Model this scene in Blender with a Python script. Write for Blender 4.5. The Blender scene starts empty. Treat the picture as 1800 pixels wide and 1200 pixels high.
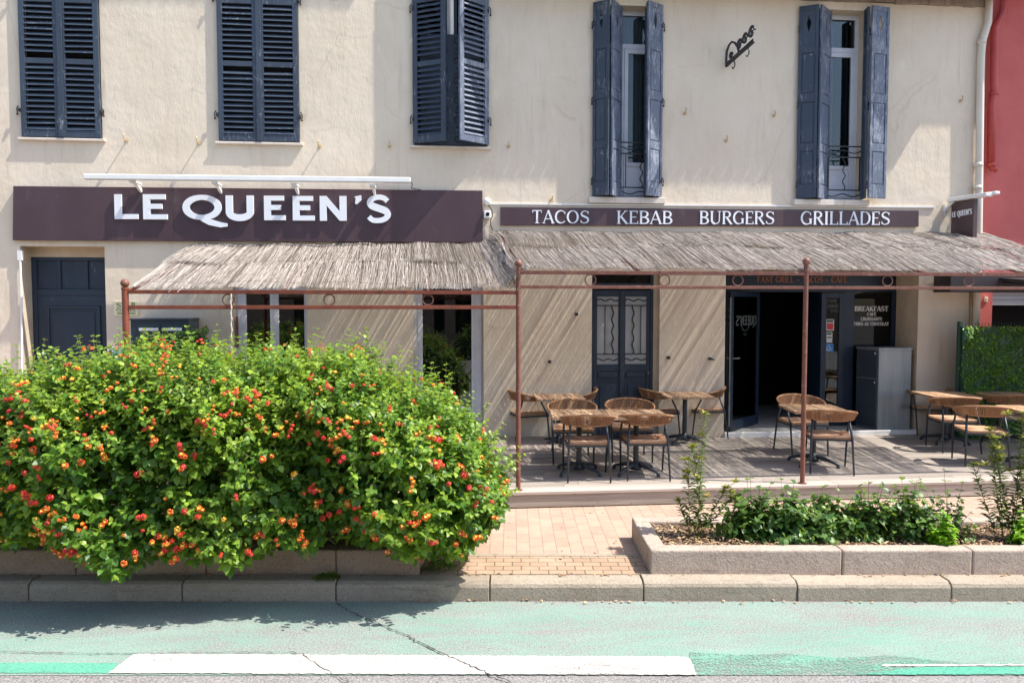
import bpy, math, random
import numpy as np
from mathutils import Matrix, Vector, Euler
R = math.radians
random.seed(7); rng = np.random.default_rng(7)
scene = bpy.context.scene
col = scene.collection
# ---------------------------------------------------------------- camera
F = 1300.0; CAMZ = 2.07; CAMY = -11.3; YAW = R(5.5); PITCH = math.atan(61 / F)
cam = bpy.data.cameras.new("camera"); cam_o = bpy.data.objects.new("camera", cam); col.objects.link(cam_o)
cam.sensor_width = 36; cam.lens = 36 * F / 1800; cam.clip_end = 600; cam.clip_start = 0.05
cam_o.location = (0, CAMY, CAMZ); cam_o.rotation_euler = (R(90) - PITCH, 0, -YAW)
scene.camera = cam_o
# ---------------------------------------------------------------- light
SUN_B = 0.175; SUN_S = 0.615
sv = Vector((SUN_S, -SUN_B, 1.0)).normalized()      # towards the sun
el = math.asin(sv.z); az = math.atan2(sv.x, sv.y)
w = bpy.data.worlds.new("World"); scene.world = w; w.use_nodes = True
nt = w.node_tree; bg = nt.nodes["Background"]
sky = nt.nodes.new("ShaderNodeTexSky"); sky.sky_type = 'NISHITA'; sky.sun_disc = False
sky.sun_elevation = el; sky.sun_rotation = az; sky.air_density = 1.0; sky.dust_density = 1.6
nt.links.new(sky.outputs[0], bg.inputs[0]); bg.inputs[1].default_value = 0.15
sl = bpy.data.lights.new("sun", 'SUN'); sl.energy = 4.2; sl.angle = R(0.5); sl.color = (1.0, 0.95, 0.87)
so = bpy.data.objects.new("sun", sl); col.objects.link(so); so.rotation_euler = sv.to_track_quat('Z', 'Y').to_euler()
so.location = (8, -8, 14)
scene.view_settings.view_transform = 'Standard'; scene.view_settings.look = 'None'
scene.view_settings.gamma = 1; scene.view_settings.exposure = 0.97
scene.cycles.max_bounces = 8; scene.cycles.transparent_max_bounces = 12
scene.cycles.use_denoising = True

# ---------------------------------------------------------------- pixel rays (1800x1200 photo pixels) to real planes
RM = cam_o.rotation_euler.to_matrix(); CO = Vector(cam_o.location)
def ray(px, py): return RM @ Vector(((px - 900) / F, -(py - 600) / F, -1))
def P(px, py, y=0.0):
    d = ray(px, py); return CO + d * ((y - CO.y) / d.y)
def G(px, py, z=0.0):
    d = ray(px, py); return CO + d * ((z - CO.z) / d.z)
UU = Vector((math.cos(YAW), -math.sin(YAW), 0)); VV = Vector((math.sin(YAW), math.cos(YAW), 0))
def SV(u, v, z=0.0):                      # street frame: u along the kerb, v away from the road
    q = UU * u + VV * v; return Vector((q.x, CAMY + q.y, z))
K = 1.131
ZP = -0.185; ZR = -0.345                   # pavement and road level (deck top is 0)
YD = -3.17                                 # front edge of the deck

# ---------------------------------------------------------------- mesh builder
class MB:
    def __init__(s): s.v = []; s.f = []; s.mi = []; s.t = []; s.M = None; s.m = 0; s.tint = 0.5
    def add(s, vs, fs):
        b = len(s.v)
        for p in vs:
            p = Vector(p)
            s.v.append(s.M @ p if s.M is not None else p)
        for f in fs: s.f.append([b + i for i in f]); s.mi.append(s.m); s.t.append(s.tint)
    def box(s, a, b):
        x0, y0, z0 = a; x1, y1, z1 = b
        if x0 > x1: x0, x1 = x1, x0
        if y0 > y1: y0, y1 = y1, y0
        if z0 > z1: z0, z1 = z1, z0
        s.add([(x0,y0,z0),(x1,y0,z0),(x1,y1,z0),(x0,y1,z0),(x0,y0,z1),(x1,y0,z1),(x1,y1,z1),(x0,y1,z1)],
              [(3,2,1,0),(4,5,6,7),(0,1,5,4),(1,2,6,5),(2,3,7,6),(3,0,4,7)])
    def bar(s, p, q, w, h, up=(0,0,1)):
        p = Vector(p); q = Vector(q); d = (q - p).normalized(); u = Vector(up)
        if abs(d.dot(u)) > .98: u = Vector((0,1,0))
        a = d.cross(u).normalized() * (w/2); b = a.cross(d).normalized() * (h/2)
        s.add([p-a-b,p+a-b,p+a+b,p-a+b,q-a-b,q+a-b,q+a+b,q-a+b],
              [(3,2,1,0),(4,5,6,7),(0,1,5,4),(1,2,6,5),(2,3,7,6),(3,0,4,7)])
    def tube(s, pts, r, n=8, closed=False, cap=True):
        pts = [Vector(p) for p in pts]; L = len(pts)
        rs = r if isinstance(r, (list, tuple)) else [r]*L
        ref = None; rings = []
        for i, p in enumerate(pts):
            if closed: d = pts[(i+1) % L] - pts[i-1]
            else: d = pts[min(i+1, L-1)] - pts[max(i-1, 0)]
            d.normalize()
            if ref is None: ref = Vector((0,0,1)) if abs(d.z) < .9 else Vector((1,0,0))
            a = (ref - d * ref.dot(d)).normalized(); ref = a; b = d.cross(a)
            rings.append([p + (a*math.cos(2*math.pi*k/n) + b*math.sin(2*math.pi*k/n)) * rs[i] for k in range(n)])
        vs = [q for g in rings for q in g]; fs = []
        for i in range(L if closed else L-1):
            j = (i+1) % L
            for k in range(n):
                k2 = (k+1) % n; fs.append((i*n+k, i*n+k2, j*n+k2, j*n+k))
        if cap and not closed:
            fs.append(tuple(range(n))[::-1]); fs.append(tuple((L-1)*n + k for k in range(n)))
        s.add(vs, fs)
    def lathe(s, prof, c=(0,0,0), n=20):
        c = Vector(c); vs = []; fs = []
        for r, z in prof:
            for k in range(n): vs.append(c + Vector((r*math.cos(2*math.pi*k/n), r*math.sin(2*math.pi*k/n), z)))
        for i in range(len(prof)-1):
            for k in range(n):
                k2 = (k+1) % n; fs.append((i*n+k, i*n+k2, (i+1)*n+k2, (i+1)*n+k))
        fs.append(tuple(range(n))[::-1]); fs.append(tuple((len(prof)-1)*n+k for k in range(n)))
        s.add(vs, fs)
    def sphere(s, c, r, n=14, m=9, sc=(1,1,1)):
        prof = [(max(.0005, r*math.sin(math.pi*i/m)), -r*math.cos(math.pi*i/m)) for i in range(m+1)]
        c = Vector(c); M0 = s.M
        T = Matrix.Translation(c) @ Matrix.Diagonal((*sc, 1)); s.M = (M0 @ T) if M0 is not None else T
        s.lathe(prof, (0,0,0), n); s.M = M0
    def quad(s, a, b, c, d): s.add([a,b,c,d], [(0,1,2,3)])
    def slab(s, q, t):                     # front quad (counter-clockwise seen from the front), thickness backwards
        q = [Vector(p) for p in q]; n = (q[1]-q[0]).cross(q[3]-q[0]).normalized()
        s.add(q + [p - n*t for p in q], [(0,1,2,3),(7,6,5,4),(0,4,5,1),(1,5,6,2),(2,6,7,3),(3,7,4,0)])
    def build(s, name, mats, parent=None, smooth=False, bevel=0, loc=None):
        if not isinstance(mats, (list, tuple)): mats = [mats]
        off = Vector((0,0,0)); q = parent
        while q is not None: off += Vector(q.location); q = q.parent
        if parent is None and loc is not None: off = Vector(loc)
        me = bpy.data.meshes.new(name)
        me.from_pydata([tuple(p - off) for p in s.v], [], s.f)
        for m in mats: me.materials.append(m)
        me.polygons.foreach_set('material_index', s.mi)
        a = me.attributes.new('tint', 'FLOAT', 'FACE'); a.data.foreach_set('value', s.t)
        if smooth: me.polygons.foreach_set('use_smooth', [True]*len(s.f))
        me.update()
        o = bpy.data.objects.new(name, me); col.objects.link(o); o.parent = parent
        if parent is None and loc is not None: o.location = loc
        if bevel:
            b = o.modifiers.new('bevel', 'BEVEL'); b.width = bevel; b.segments = 2; b.limit_method = 'ANGLE'; b.angle_limit = R(40)
        return o
def np_obj(name, V, quads, mats, parent=None, tint=None, mi=None, tris=None, smooth=False):
    off = Vector((0,0,0)); q = parent
    while q is not None: off += Vector(q.location); q = q.parent
    V = np.asarray(V, dtype=np.float64) - np.array(off)
    me = bpy.data.meshes.new(name); nq = len(quads) if quads is not None else 0; ntr = len(tris) if tris is not None else 0
    loops = []
    if nq: loops.append(np.asarray(quads).ravel())
    if ntr: loops.append(np.asarray(tris).ravel())
    loops = np.concatenate(loops)
    tot = np.concatenate([np.full(nq, 4), np.full(ntr, 3)]).astype(np.int32)
    st = np.concatenate([[0], np.cumsum(tot)[:-1]]).astype(np.int32)
    me.vertices.add(len(V)); me.vertices.foreach_set('co', V.ravel())
    me.loops.add(len(loops)); me.loops.foreach_set('vertex_index', loops.astype(np.int32))
    me.polygons.add(len(tot)); me.polygons.foreach_set('loop_start', st)
    if not isinstance(mats, (list, tuple)): mats = [mats]
    for m in mats: me.materials.append(m)
    if mi is not None: me.polygons.foreach_set('material_index', np.asarray(mi, dtype=np.int32))
    if smooth: me.polygons.foreach_set('use_smooth', np.ones(len(tot), dtype=bool))
    if tint is not None:
        a = me.attributes.new('tint', 'FLOAT', 'FACE'); a.data.foreach_set('value', np.asarray(tint, dtype=np.float32))
    me.update(calc_edges=True); me.validate()
    o = bpy.data.objects.new(name, me); col.objects.link(o); o.parent = parent
    return o
def tag(o, label=None, cat=None, group=None, kind=None):
    if label: o['label'] = label
    if cat: o['category'] = cat
    if group: o['group'] = group
    if kind: o['kind'] = kind
    return o
def thing(name, label, cat, loc=(0,0,0), rz=0, group=None):
    o = bpy.data.objects.new(name, None); col.objects.link(o); o.location = loc; o.rotation_euler = (0,0,rz)
    o.empty_display_size = .1
    return tag(o, label, cat, group)
def dup(root, loc, rz, label, group=None):
    r = root.copy(); col.objects.link(r); r.location = loc; r.rotation_euler = (0,0,rz); r['label'] = label
    if group: r['group'] = group
    for ch in list(root.children):
        c = ch.copy(); col.objects.link(c); c.parent = r
        for g in ch.children:
            d = g.copy(); col.objects.link(d); d.parent = c
    return r

# ---------------------------------------------------------------- materials
def newmat(name):
    m = bpy.data.materials.new(name); m.use_nodes = True
    return m, m.node_tree, m.node_tree.nodes['Principled BSDF']
class N:
    def __init__(s, nt): s.nt = nt
    def node(s, t, **k):
        n = s.nt.nodes.new('ShaderNode' + t)
        for a, b in k.items(): setattr(n, a, b)
        return n
    def link(s, a, b): s.nt.links.new(a, b)
    def coord(s, scale=(1,1,1), rot=(0,0,0), loc=(0,0,0)):
        tc = s.node('TexCoord'); mp = s.node('Mapping')
        mp.inputs['Scale'].default_value = scale; mp.inputs['Rotation'].default_value = rot; mp.inputs['Location'].default_value = loc
        s.link(tc.outputs['Object'], mp.inputs[0]); return mp.outputs[0]
    def noise(s, co, scale, detail=4, rough=.6, dist=0):
        n = s.node('TexNoise'); n.inputs['Scale'].default_value = scale; n.inputs['Detail'].default_value = detail
        n.inputs['Roughness'].default_value = rough; n.inputs['Distortion'].default_value = dist
        s.link(co, n.inputs['Vector']); return n.outputs['Fac']
    def ramp(s, fac, stops):
        r = s.node('ValToRGB'); e = r.color_ramp.elements
        while len(e) > 1: e.remove(e[-1])
        for i, (p, c) in enumerate(stops):
            k = e[0] if i == 0 else e.new(p)
            k.position = p; k.color = (c, c, c, 1) if isinstance(c, (int, float)) else (*c, 1)
        s.link(fac, r.inputs[0]); return r.outputs[0]
    def mix(s, fac, a, b, mode='MIX'):
        m = s.node('Mix', data_type='RGBA', blend_type=mode)
        for v, i in ((fac, m.inputs[0]), (a, m.inputs[6]), (b, m.inputs[7])):
            if isinstance(v, (int, float)): i.default_value = v
            elif isinstance(v, tuple): i.default_value = (*v, 1)
            else: s.link(v, i)
        return m.outputs[2]
    def math(s, op, a, b=0.0, clamp=False):
        m = s.node('Math', operation=op); m.use_clamp = clamp
        for v, i in ((a, m.inputs[0]), (b, m.inputs[1])):
            if isinstance(v, (int, float)): i.default_value = v
            else: s.link(v, i)
        return m.outputs[0]
    def bump(s, h, strength, dist, bsdf, prev=None):
        b = s.node('Bump'); b.inputs['Strength'].default_value = strength; b.inputs['Distance'].default_value = dist
        s.link(h, b.inputs['Height'])
        if prev is not None: s.link(prev, b.inputs['Normal'])
        s.link(b.outputs[0], bsdf.inputs['Normal']); return b.outputs[0]
def pm(name, c1, c2=None, scale=3, rough=.6, metal=0, bump=0, bscale=60, bdist=.004, st=(1,1,1), lo=.35, hi=.65, spec=.5, detail=5, dirt=None, tintmix=None, vary=False):
    m, nt, b = newmat(name); n = N(nt); co = n.coord(st)
    b.inputs['Roughness'].default_value = rough; b.inputs['Metallic'].default_value = metal
    b.inputs['Specular IOR Level'].default_value = spec
    out = c1
    if c2 is not None:
        f = n.noise(co, scale, detail); out = n.ramp(f, [(lo, c1), (hi, c2)])
    if dirt is not None:      # (colour, scale, lo, hi)
        f = n.noise(co, dirt[1], 6, .65); k = n.ramp(f, [(dirt[2], 0), (dirt[3], 1)]); out = n.mix(k, out, dirt[0])
    if tintmix is not None:   # (dark colour, light colour, factor)
        a = n.node('Attribute', attribute_name='tint')
        tcol = n.ramp(a.outputs['Fac'], [(0, tintmix[0]), (1, tintmix[1])]); out = n.mix(tintmix[2], out, tcol)
    if vary:
        oi = n.node('ObjectInfo'); out = n.mix(.8, out, n.ramp(oi.outputs['Random'], [(0, (.66,.64,.62)), (.5, (1,.98,.95)), (1, (1.28,1.25,1.2))]), 'MULTIPLY')
    if isinstance(out, tuple): b.inputs['Base Color'].default_value = (*out, 1)
    else: n.link(out, b.inputs['Base Color'])
    if bump: n.bump(n.noise(co, bscale, 4), bump, bdist, b)
    return m
M = {}
def plaster():
    m, nt, b = newmat('plaster'); n = N(nt); co = n.coord(); cs = n.coord((1,1,.16)); 
    f1 = n.noise(co, .9, 5, .6); base = n.ramp(f1, [(.3, (.665,.56,.435)), (.5, (.71,.61,.48)), (.7, (.75,.65,.525))])
    f2 = n.noise(cs, 7, 6, .7, .5); k2 = n.ramp(f2, [(.52, 0), (.72, .28)]); c = n.mix(k2, base, (.50,.40,.28))
    f3 = n.noise(cs, 2.2, 5, .6); k3 = n.ramp(f3, [(.56, 0), (.75, .4)]); c = n.mix(k3, c, (.60,.50,.40))
    f4 = n.noise(co, 22, 3, .6); k4 = n.ramp(f4, [(.66, 0), (.74, .45)]); c = n.mix(k4, c, (.45,.34,.22))
    f5 = n.noise(n.coord((1,1,.5)), 3.3, 6, .7, .8); k5 = n.ramp(f5, [(.60, 0), (.7, .55)]); c = n.mix(k5, c, (.78,.69,.57))
    vo = n.node('TexVoronoi', feature='DISTANCE_TO_EDGE'); vo.inputs['Scale'].default_value = .55; wp = n.node('Mapping'); nz = n.node('TexNoise'); nz.inputs['Scale'].default_value = 2.2; nz.inputs['Detail'].default_value = 6; n.link(co, nz.inputs[0])
    ad = n.mix(.22, co, nz.outputs['Color'], 'ADD'); n.link(ad, vo.inputs['Vector']); kc = n.ramp(vo.outputs['Distance'], [(0, .32), (.005, 0)]); kc = n.math('MULTIPLY', kc, n.ramp(n.noise(co, .7, 3), [(.5, 0), (.6, 1)])); c = n.mix(kc, c, (.33,.26,.19))
    f6 = n.noise(co, .55, 2, .5); k6 = n.ramp(f6, [(.58, 0), (.60, .22)]); c = n.mix(k6, c, (.74,.63,.53))
    sz = n.node('SeparateXYZ'); n.link(co, sz.inputs[0]); f7 = n.noise(n.coord((1,1,.05)), 9, 5, .7); k7 = n.math('MULTIPLY', n.ramp(f7, [(.55, 0), (.68, .5)]), n.ramp(n.noise(co, 1.1, 3), [(.45, 0), (.6, 1)])); c = n.mix(k7, c, (.44,.36,.28))
    # darker brown band near the foot of the wall
    sx = n.node('SeparateXYZ'); n.link(n.coord(), sx.inputs[0])
    z = n.math('ADD', sx.outputs['Z'], n.math('MULTIPLY', n.noise(co, 3, 4), .5)); kz = n.ramp(z, [(.25, .55), (.75, 0)])
    c = n.mix(kz, c, (.42,.33,.24))
    n.link(c, b.inputs['Base Color']); b.inputs['Roughness'].default_value = .92; b.inputs['Specular IOR Level'].default_value = .15
    h = n.math('ADD', n.math('MULTIPLY', n.noise(n.coord((1,1,.45)), 26, 5, .65, .6), 1.0), n.math('MULTIPLY', n.noise(co, 90, 3), .35))
    p = n.bump(h, .42, .010, b)
    n.bump(n.noise(co, 1.6, 3), .35, .05, b, p)
    return m
M['plaster'] = plaster()
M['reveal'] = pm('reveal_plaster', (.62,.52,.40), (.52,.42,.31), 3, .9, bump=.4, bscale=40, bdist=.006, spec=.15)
def red_wall():
    m, nt, b = newmat('red_render'); n = N(nt); co = n.coord()
    base = n.ramp(n.noise(co, 1.5, 5), [(.3, (.53,.115,.105)), (.7, (.61,.15,.135))])
    f = n.noise(n.coord((1,1,.3)), 5, 6, .7); c = n.mix(n.ramp(f, [(.55,0),(.75,.3)]), base, (.45,.06,.06))
    n.link(c, b.inputs['Base Color']); b.inputs['Roughness'].default_value = .85; n.bump(n.noise(co, 60, 4), .3, .004, b); return m
M['red_wall'] = red_wall()
def asphalt():
    m, nt, b = newmat('asphalt'); n = N(nt); co = n.coord()
    f = n.noise(co, 85, 5, .8); c = n.ramp(f, [(.38, (.06,.055,.055)), (.5, (.19,.175,.17)), (.62, (.42,.395,.38))])
    g = n.noise(co, 1.2, 5, .6); c = n.mix(n.ramp(g, [(.35, 0), (.7, .35)]), c, (.30,.285,.275))
    n.link(c, b.inputs['Base Color']); b.inputs['Roughness'].default_value = .9
    n.bump(f, .8, .006, b); return m
M['asphalt'] = asphalt()
def worn_paint(name, c1, c2, wear, streaks=True, cut=(.46,.6), kerbwear=False, see=False):
    m, nt, b = newmat(name); n = N(nt); co = n.coord()
    f = n.noise(co, 85, 5, .8); asp = n.ramp(f, [(.38, (.09,.085,.08)), (.5, (.23,.215,.205)), (.62, (.40,.385,.365))])
    base = n.ramp(n.noise(n.coord((.6,1.6,1)), 1.7, 6, .65, .4), [(.32, c1), (.68, c2)])
    g = n.noise(co, 60, 6, .8); big = n.noise(n.coord((.45,1.5,1)), 2.2, 7, .75, .5)
    k = n.math('ADD', n.math('MULTIPLY', g, .55), n.math('MULTIPLY', big, .45))
    if wear: k = n.math('ADD', k, wear)
    if kerbwear:                      # the lane is worn to the stone along the kerb
        sx = n.node('SeparateXYZ'); n.link(n.coord(rot=(0,0,R(5.5))), sx.inputs[0])
        vv_ = n.math('ADD', sx.outputs['Y'], n.math('MULTIPLY', big, .5))
        k = n.math('ADD', k, n.math('MULTIPLY', n.ramp(n.math('ADD', vv_, 6.5), [(.55, 0), (.95, 1)]), .035))
    kk = n.ramp(k, [(cut[0], 0), (cut[1], 1)])
    grit = n.ramp(f, [(.36, .62), (.52, 1.0), (.64, 1.18)]); base = n.mix(1.0, base, grit, 'MULTIPLY'); n.link(n.mix(kk, base, asp), b.inputs['Base Color']); b.inputs['Roughness'].default_value = .85; b.inputs['Specular IOR Level'].default_value = .2
    n.bump(f, .6, .004, b)
    if see:
        tr = n.node('BsdfTransparent'); mx = n.node('MixShader'); n.link(kk, mx.inputs[0]); n.link(b.outputs[0], mx.inputs[1]); n.link(tr.outputs[0], mx.inputs[2]); n.link(mx.outputs[0], nt.nodes['Material Output'].inputs[0])
    return m
M['green_lane'] = worn_paint('green_lane_paint', (.175,.315,.25), (.255,.335,.29), .0, cut=(.47,.61), kerbwear=True)
M['green_bright'] = worn_paint('green_paint', (.12,.33,.235), (.19,.34,.27), .015, cut=(.48,.57), see=True)
M['green_vivid'] = worn_paint('green_vivid_paint', (.08,.33,.225), (.12,.37,.26), -.02, cut=(.50,.60), see=True)
M['green_pale'] = worn_paint('green_pale_paint', (.30,.34,.315), (.25,.34,.30), .04, cut=(.45,.60))
M['white_paint'] = worn_paint('white_road_paint', (.56,.50,.46), (.50,.45,.41), -.03, cut=(.515,.61), see=True)
M['crack'] = pm('crack_dark', (.035,.03,.028), (.06,.055,.05), 40, .95)
def pavers(name, w, h, rot, c1, c2, mortar, off=.5, ms=.012):
    m, nt, b = newmat(name); n = N(nt); co = n.coord(rot=(0,0,rot))
    t = n.node('TexBrick'); t.offset = off; n.link(co, t.inputs['Vector'])
    t.inputs['Scale'].default_value = 1; t.inputs['Brick Width'].default_value = w; t.inputs['Row Height'].default_value = h
    t.inputs['Mortar Size'].default_value = ms; t.inputs['Mortar Smooth'].default_value = .3; t.inputs['Bias'].default_value = 0
    t.inputs['Color1'].default_value = (*c1, 1); t.inputs['Color2'].default_value = (*c2, 1); t.inputs['Mortar'].default_value = (*mortar, 1)
    f = n.noise(co, 4, 5, .6); c = n.mix(n.ramp(f, [(.45, 0), (.75, .5)]), t.outputs['Color'], (.52,.37,.27))
    g = n.noise(co, 140, 3, .7); c = n.mix(n.ramp(g, [(.5, 0), (.7, .35)]), c, (.24,.17,.13))
    l = n.noise(co, 9, 6, .7); c = n.mix(n.ramp(l, [(.68, 0), (.74, .6)]), c, (.2,.15,.11))
    n.link(c, b.inputs['Base Color']); b.inputs['Roughness'].default_value = .85
    hh = n.math('SUBTRACT', n.math('MULTIPLY', g, .25), t.outputs['Fac']); n.bump(hh, .7, .004, b); return m
M['pavers'] = pavers('clay_pavers', .25, .125, R(5.5) + R(90), (.38,.25,.185), (.44,.31,.235), (.25,.18,.14), ms=.004)
M['pavers_small'] = pavers('small_clay_pavers', .155, .10, R(5.5), (.33,.22,.14), (.39,.27,.18), (.13,.095,.065), ms=.006)
def concrete(name, c1, c2, joint=True, sc=120, spot=(.12,.11,.10)):
    m, nt, b = newmat(name); n = N(nt); co = n.coord()
    c = n.ramp(n.noise(co, 3, 6, .65), [(.3, c1), (.7, c2)])
    g = n.noise(co, sc, 3, .75); c = n.mix(n.ramp(g, [(.52, 0), (.68, .6)]), c, spot)
    c = n.mix(n.ramp(g, [(.34, .35), (.44, 0)]), c, (.50,.44,.37))
    l = n.noise(n.coord((1,1,.35)), 5, 6, .7); c = n.mix(n.ramp(l, [(.6, 0), (.72, .45)]), c, (.46,.38,.28))
    n.link(c, b.inputs['Base Color']); b.inputs['Roughness'].default_value = .9
    sc_ = n.noise(n.coord((.5,2,6)), 4, 6, .75); c = n.mix(n.ramp(sc_, [(.56, 0), (.68, .45)]), c, spot); at = n.node('Attribute', attribute_name='tint'); c = n.mix(.5, c, n.ramp(at.outputs['Fac'], [(0, (.84,.83,.82)), (1, (1.14,1.13,1.12))]), 'MULTIPLY'); n.link(c, b.inputs['Base Color'])
    n.bump(n.math('ADD', g, n.math('MULTIPLY', n.noise(co, 14, 5, .7), 1.6)), .7, .010, b); return m
M['kerb'] = concrete('kerb_concrete', (.32,.26,.195), (.40,.34,.265), sc=80, spot=(.09,.075,.06))
M['planter'] = concrete('planter_concrete', (.39,.30,.24), (.49,.395,.33), sc=50, spot=(.15,.115,.095))
M['planter_brown'] = concrete('planter_brown_concrete', (.30,.205,.145), (.37,.27,.20), sc=55, spot=(.16,.11,.08))
M['floor'] = concrete('porch_concrete', (.34,.34,.33), (.44,.43,.41))
def deckwood(name, a, b_, d, ax=(.12,4,4)):
    m, nt, b = newmat(name); n = N(nt); co = n.coord(ax)
    c = n.ramp(n.noise(co, 7, 7, .65, 1.2), [(.3, a), (.5, b_), (.72, d)])
    at = n.node('Attribute', attribute_name='tint')
    c = n.mix(.55, c, n.ramp(at.outputs['Fac'], [(0, (.62,.60,.58)), (1, (1.25,1.2,1.15))]), 'MULTIPLY')
    k = n.noise(n.coord((1,1,1)), 11, 3, .5); c = n.mix(n.ramp(k, [(.70,0),(.74,.7)]), c, (.12,.085,.06))
    n.link(c, b.inputs['Base Color']); b.inputs['Roughness'].default_value = .8
    n.bump(n.noise(co, 26, 5, .7, .6), .5, .003, b); return m
M['deck'] = deckwood('weathered_deck_wood', (.20,.17,.145), (.31,.27,.235), (.40,.355,.315))
M['deck_edge'] = deckwood('weathered_edge_wood', (.33,.27,.235), (.45,.38,.335), (.54,.47,.42))
M['fascia'] = deckwood('fascia_wood', (.30,.25,.21), (.44,.38,.33), (.56,.49,.43))
def tablewood():
    m, nt, b = newmat('striped_table_wood'); n = N(nt); co = n.coord((7,1.1,2), rot=(0,0,R(6)))
    c = n.ramp(n.noise(co, 4, 7, .7, 1.5), [(.30, (.13,.065,.035)), (.43, (.38,.23,.13)), (.56, (.60,.42,.28)), (.75, (.78,.62,.46))])
    at = n.node('Attribute', attribute_name='tint')
    c = n.mix(.6, c, n.ramp(at.outputs['Fac'], [(0, (.55,.48,.42)), (1, (1.35,1.3,1.2))]), 'MULTIPLY')
    oi = n.node('ObjectInfo'); c = n.mix(.8, c, n.ramp(oi.outputs['Random'], [(0, (.78,.76,.74)), (1, (1.22,1.2,1.16))]), 'MULTIPLY')
    n.link(c, b.inputs['Base Color']); b.inputs['Roughness'].default_value = .55
    n.bump(n.noise(co, 20, 4), .25, .002, b); return m
M['table'] = tablewood()
def shutter(name, c1, c2, wear):
    m, nt, b = newmat(name); n = N(nt); co = n.coord((1,1,.22))
    c = n.ramp(n.noise(co, 5, 5), [(.3, c1), (.7, c2)])
    f = n.noise(co, 34, 6, .75, .8); g = n.noise(n.coord(), 2.2, 3)
    k = n.math('ADD', n.math('MULTIPLY', f, .7), n.math('MULTIPLY', g, .3))
    c = n.mix(n.ramp(k, [(wear, 0), (wear+.09, .75)]), c, (.36,.38,.42))
    n.link(c, b.inputs['Base Color']); b.inputs['Roughness'].default_value = .55
    n.bump(f, .35, .002, b); return m
M['shutter'] = shutter('blue_shutter_paint', (.027,.041,.064), (.043,.061,.091), .565)
M['shutter_worn'] = shutter('faded_blue_shutter_paint', (.075,.097,.145), (.115,.142,.20), .51)
M['door_blue'] = shutter('blue_door_paint', (.013,.026,.046), (.022,.038,.062), .62)
M['alu_navy'] = pm('navy_aluminium', (.008,.02,.042), (.012,.026,.052), 6, .4)
M['white_frame'] = pm('pale_window_frame', (.56,.57,.62), (.66,.67,.71), 3, .5)
M['white_metal'] = pm('white_metal', (.74,.74,.72), (.80,.80,.78), 3, .4)
M['sill'] = pm('stone_sill', (.62,.54,.46), (.70,.62,.54), 5, .8, bump=.3)
M['sign'] = pm('aubergine_sign_panel', (.056,.028,.034), (.078,.043,.050), 1.3, .42, st=(1,1,.5), dirt=((.12,.085,.085), 5, .60, .85))
M['letter'] = pm('white_letter', (.80,.82,.86), None, rough=.35)
M['letter_dim'] = pm('vinyl_letter', (.66,.66,.64), None, rough=.6)
M['letter_orange'] = pm('orange_vinyl', (.32,.12,.06), None, rough=.6)
M['letter_ghost'] = pm('ghost_vinyl', (.10,.12,.12), None, rough=.7)
M['rust'] = pm('rust_brown_tube', (.155,.055,.036), (.21,.085,.058), 9, .55, bump=.3, bscale=50, bdist=.001, dirt=((.30,.16,.12), 14, .58, .7))
M['rust_red'] = pm('red_oxide_tube', (.19,.045,.022), (.24,.065,.035), 6, .5, bump=.2, bscale=50, bdist=.001, dirt=((.12,.04,.03), 10, .55, .7))
M['iron'] = pm('black_iron', (.015,.016,.018), (.03,.03,.032), 12, .5)
M['leg'] = pm('anthracite_leg', (.028,.036,.045), (.04,.048,.058), 12, .45)
M['rope'] = pm('brown_rope', (.28,.135,.062), (.43,.23,.115), 60, .75, bump=.5, bscale=220, bdist=.002, tintmix=((.16,.075,.035),(.5,.28,.15), .4), vary=True)
M['seat'] = pm('woven_seat', (.34,.18,.10), (.50,.31,.19), 40, .8, bump=.6, bscale=260, bdist=.002, tintmix=((.22,.11,.06),(.55,.36,.23), .45), vary=True)
def glass(name, dark, rough=.02, ior=1.5, spec=.6):
    m, nt, b = newmat(name); b.inputs['Base Color'].default_value = (*dark, 1); b.inputs['Roughness'].default_value = rough
    b.inputs['Specular IOR Level'].default_value = spec; b.inputs['IOR'].default_value = ior; return m
M['glass_dark'] = glass('dark_glass', (.004,.005,.005), .015, 1.45, .4)
def clear_glass(name, tint=(.75,.82,.82), fres=1.5):
    m, nt, b = newmat(name); n = N(nt); nt.nodes.remove(b)
    tr = n.node('BsdfTransparent'); tr.inputs[0].default_value = (*tint, 1); gl = n.node('BsdfGlossy'); gl.inputs['Roughness'].default_value = .01
    fr = n.node('Fresnel'); fr.inputs[0].default_value = fres; mx = n.node('MixShader')
    n.link(fr.outputs[0], mx.inputs[0]); n.link(tr.outputs[0], mx.inputs[1]); n.link(gl.outputs[0], mx.inputs[2])
    n.link(mx.outputs[0], nt.nodes['Material Output'].inputs[0]); return m
M['glass_mirror'] = glass('street_reflecting_glass', (.003,.004,.004), .01, 1.9, .5)
M['glass'] = clear_glass('clear_glass', (.7,.78,.78), 1.6)
M['black'] = pm('dark_interior', (.006,.006,.007), None, rough=.9)  # near-black: the shade of unlit rooms is put into the colour
M['curtain'] = pm('net_curtain', (.66,.68,.74), (.76,.78,.82), 3, .9, st=(6,1,.2))
M['curtain_dark'] = pm('brown_curtain', (.26,.22,.24), (.34,.30,.31), 3, .9, st=(8,1,.2))
M['frosted'] = pm('frosted_glass', (.36,.38,.40), (.44,.46,.47), 2, .35)
M['brushed'] = pm('brushed_steel', (.25,.275,.30), (.33,.355,.38), 3, .42, .6, st=(3,3,.2))
M['slate'] = pm('slate_laminate', (.035,.045,.065), (.045,.055,.075), 4, .45)
M['mail'] = pm('navy_mailbox', (.018,.035,.050), (.026,.045,.060), 6, .4)
M['plaque'] = pm('cream_plaque', (.80,.77,.42), (.84,.81,.48), 4, .5)
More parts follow.
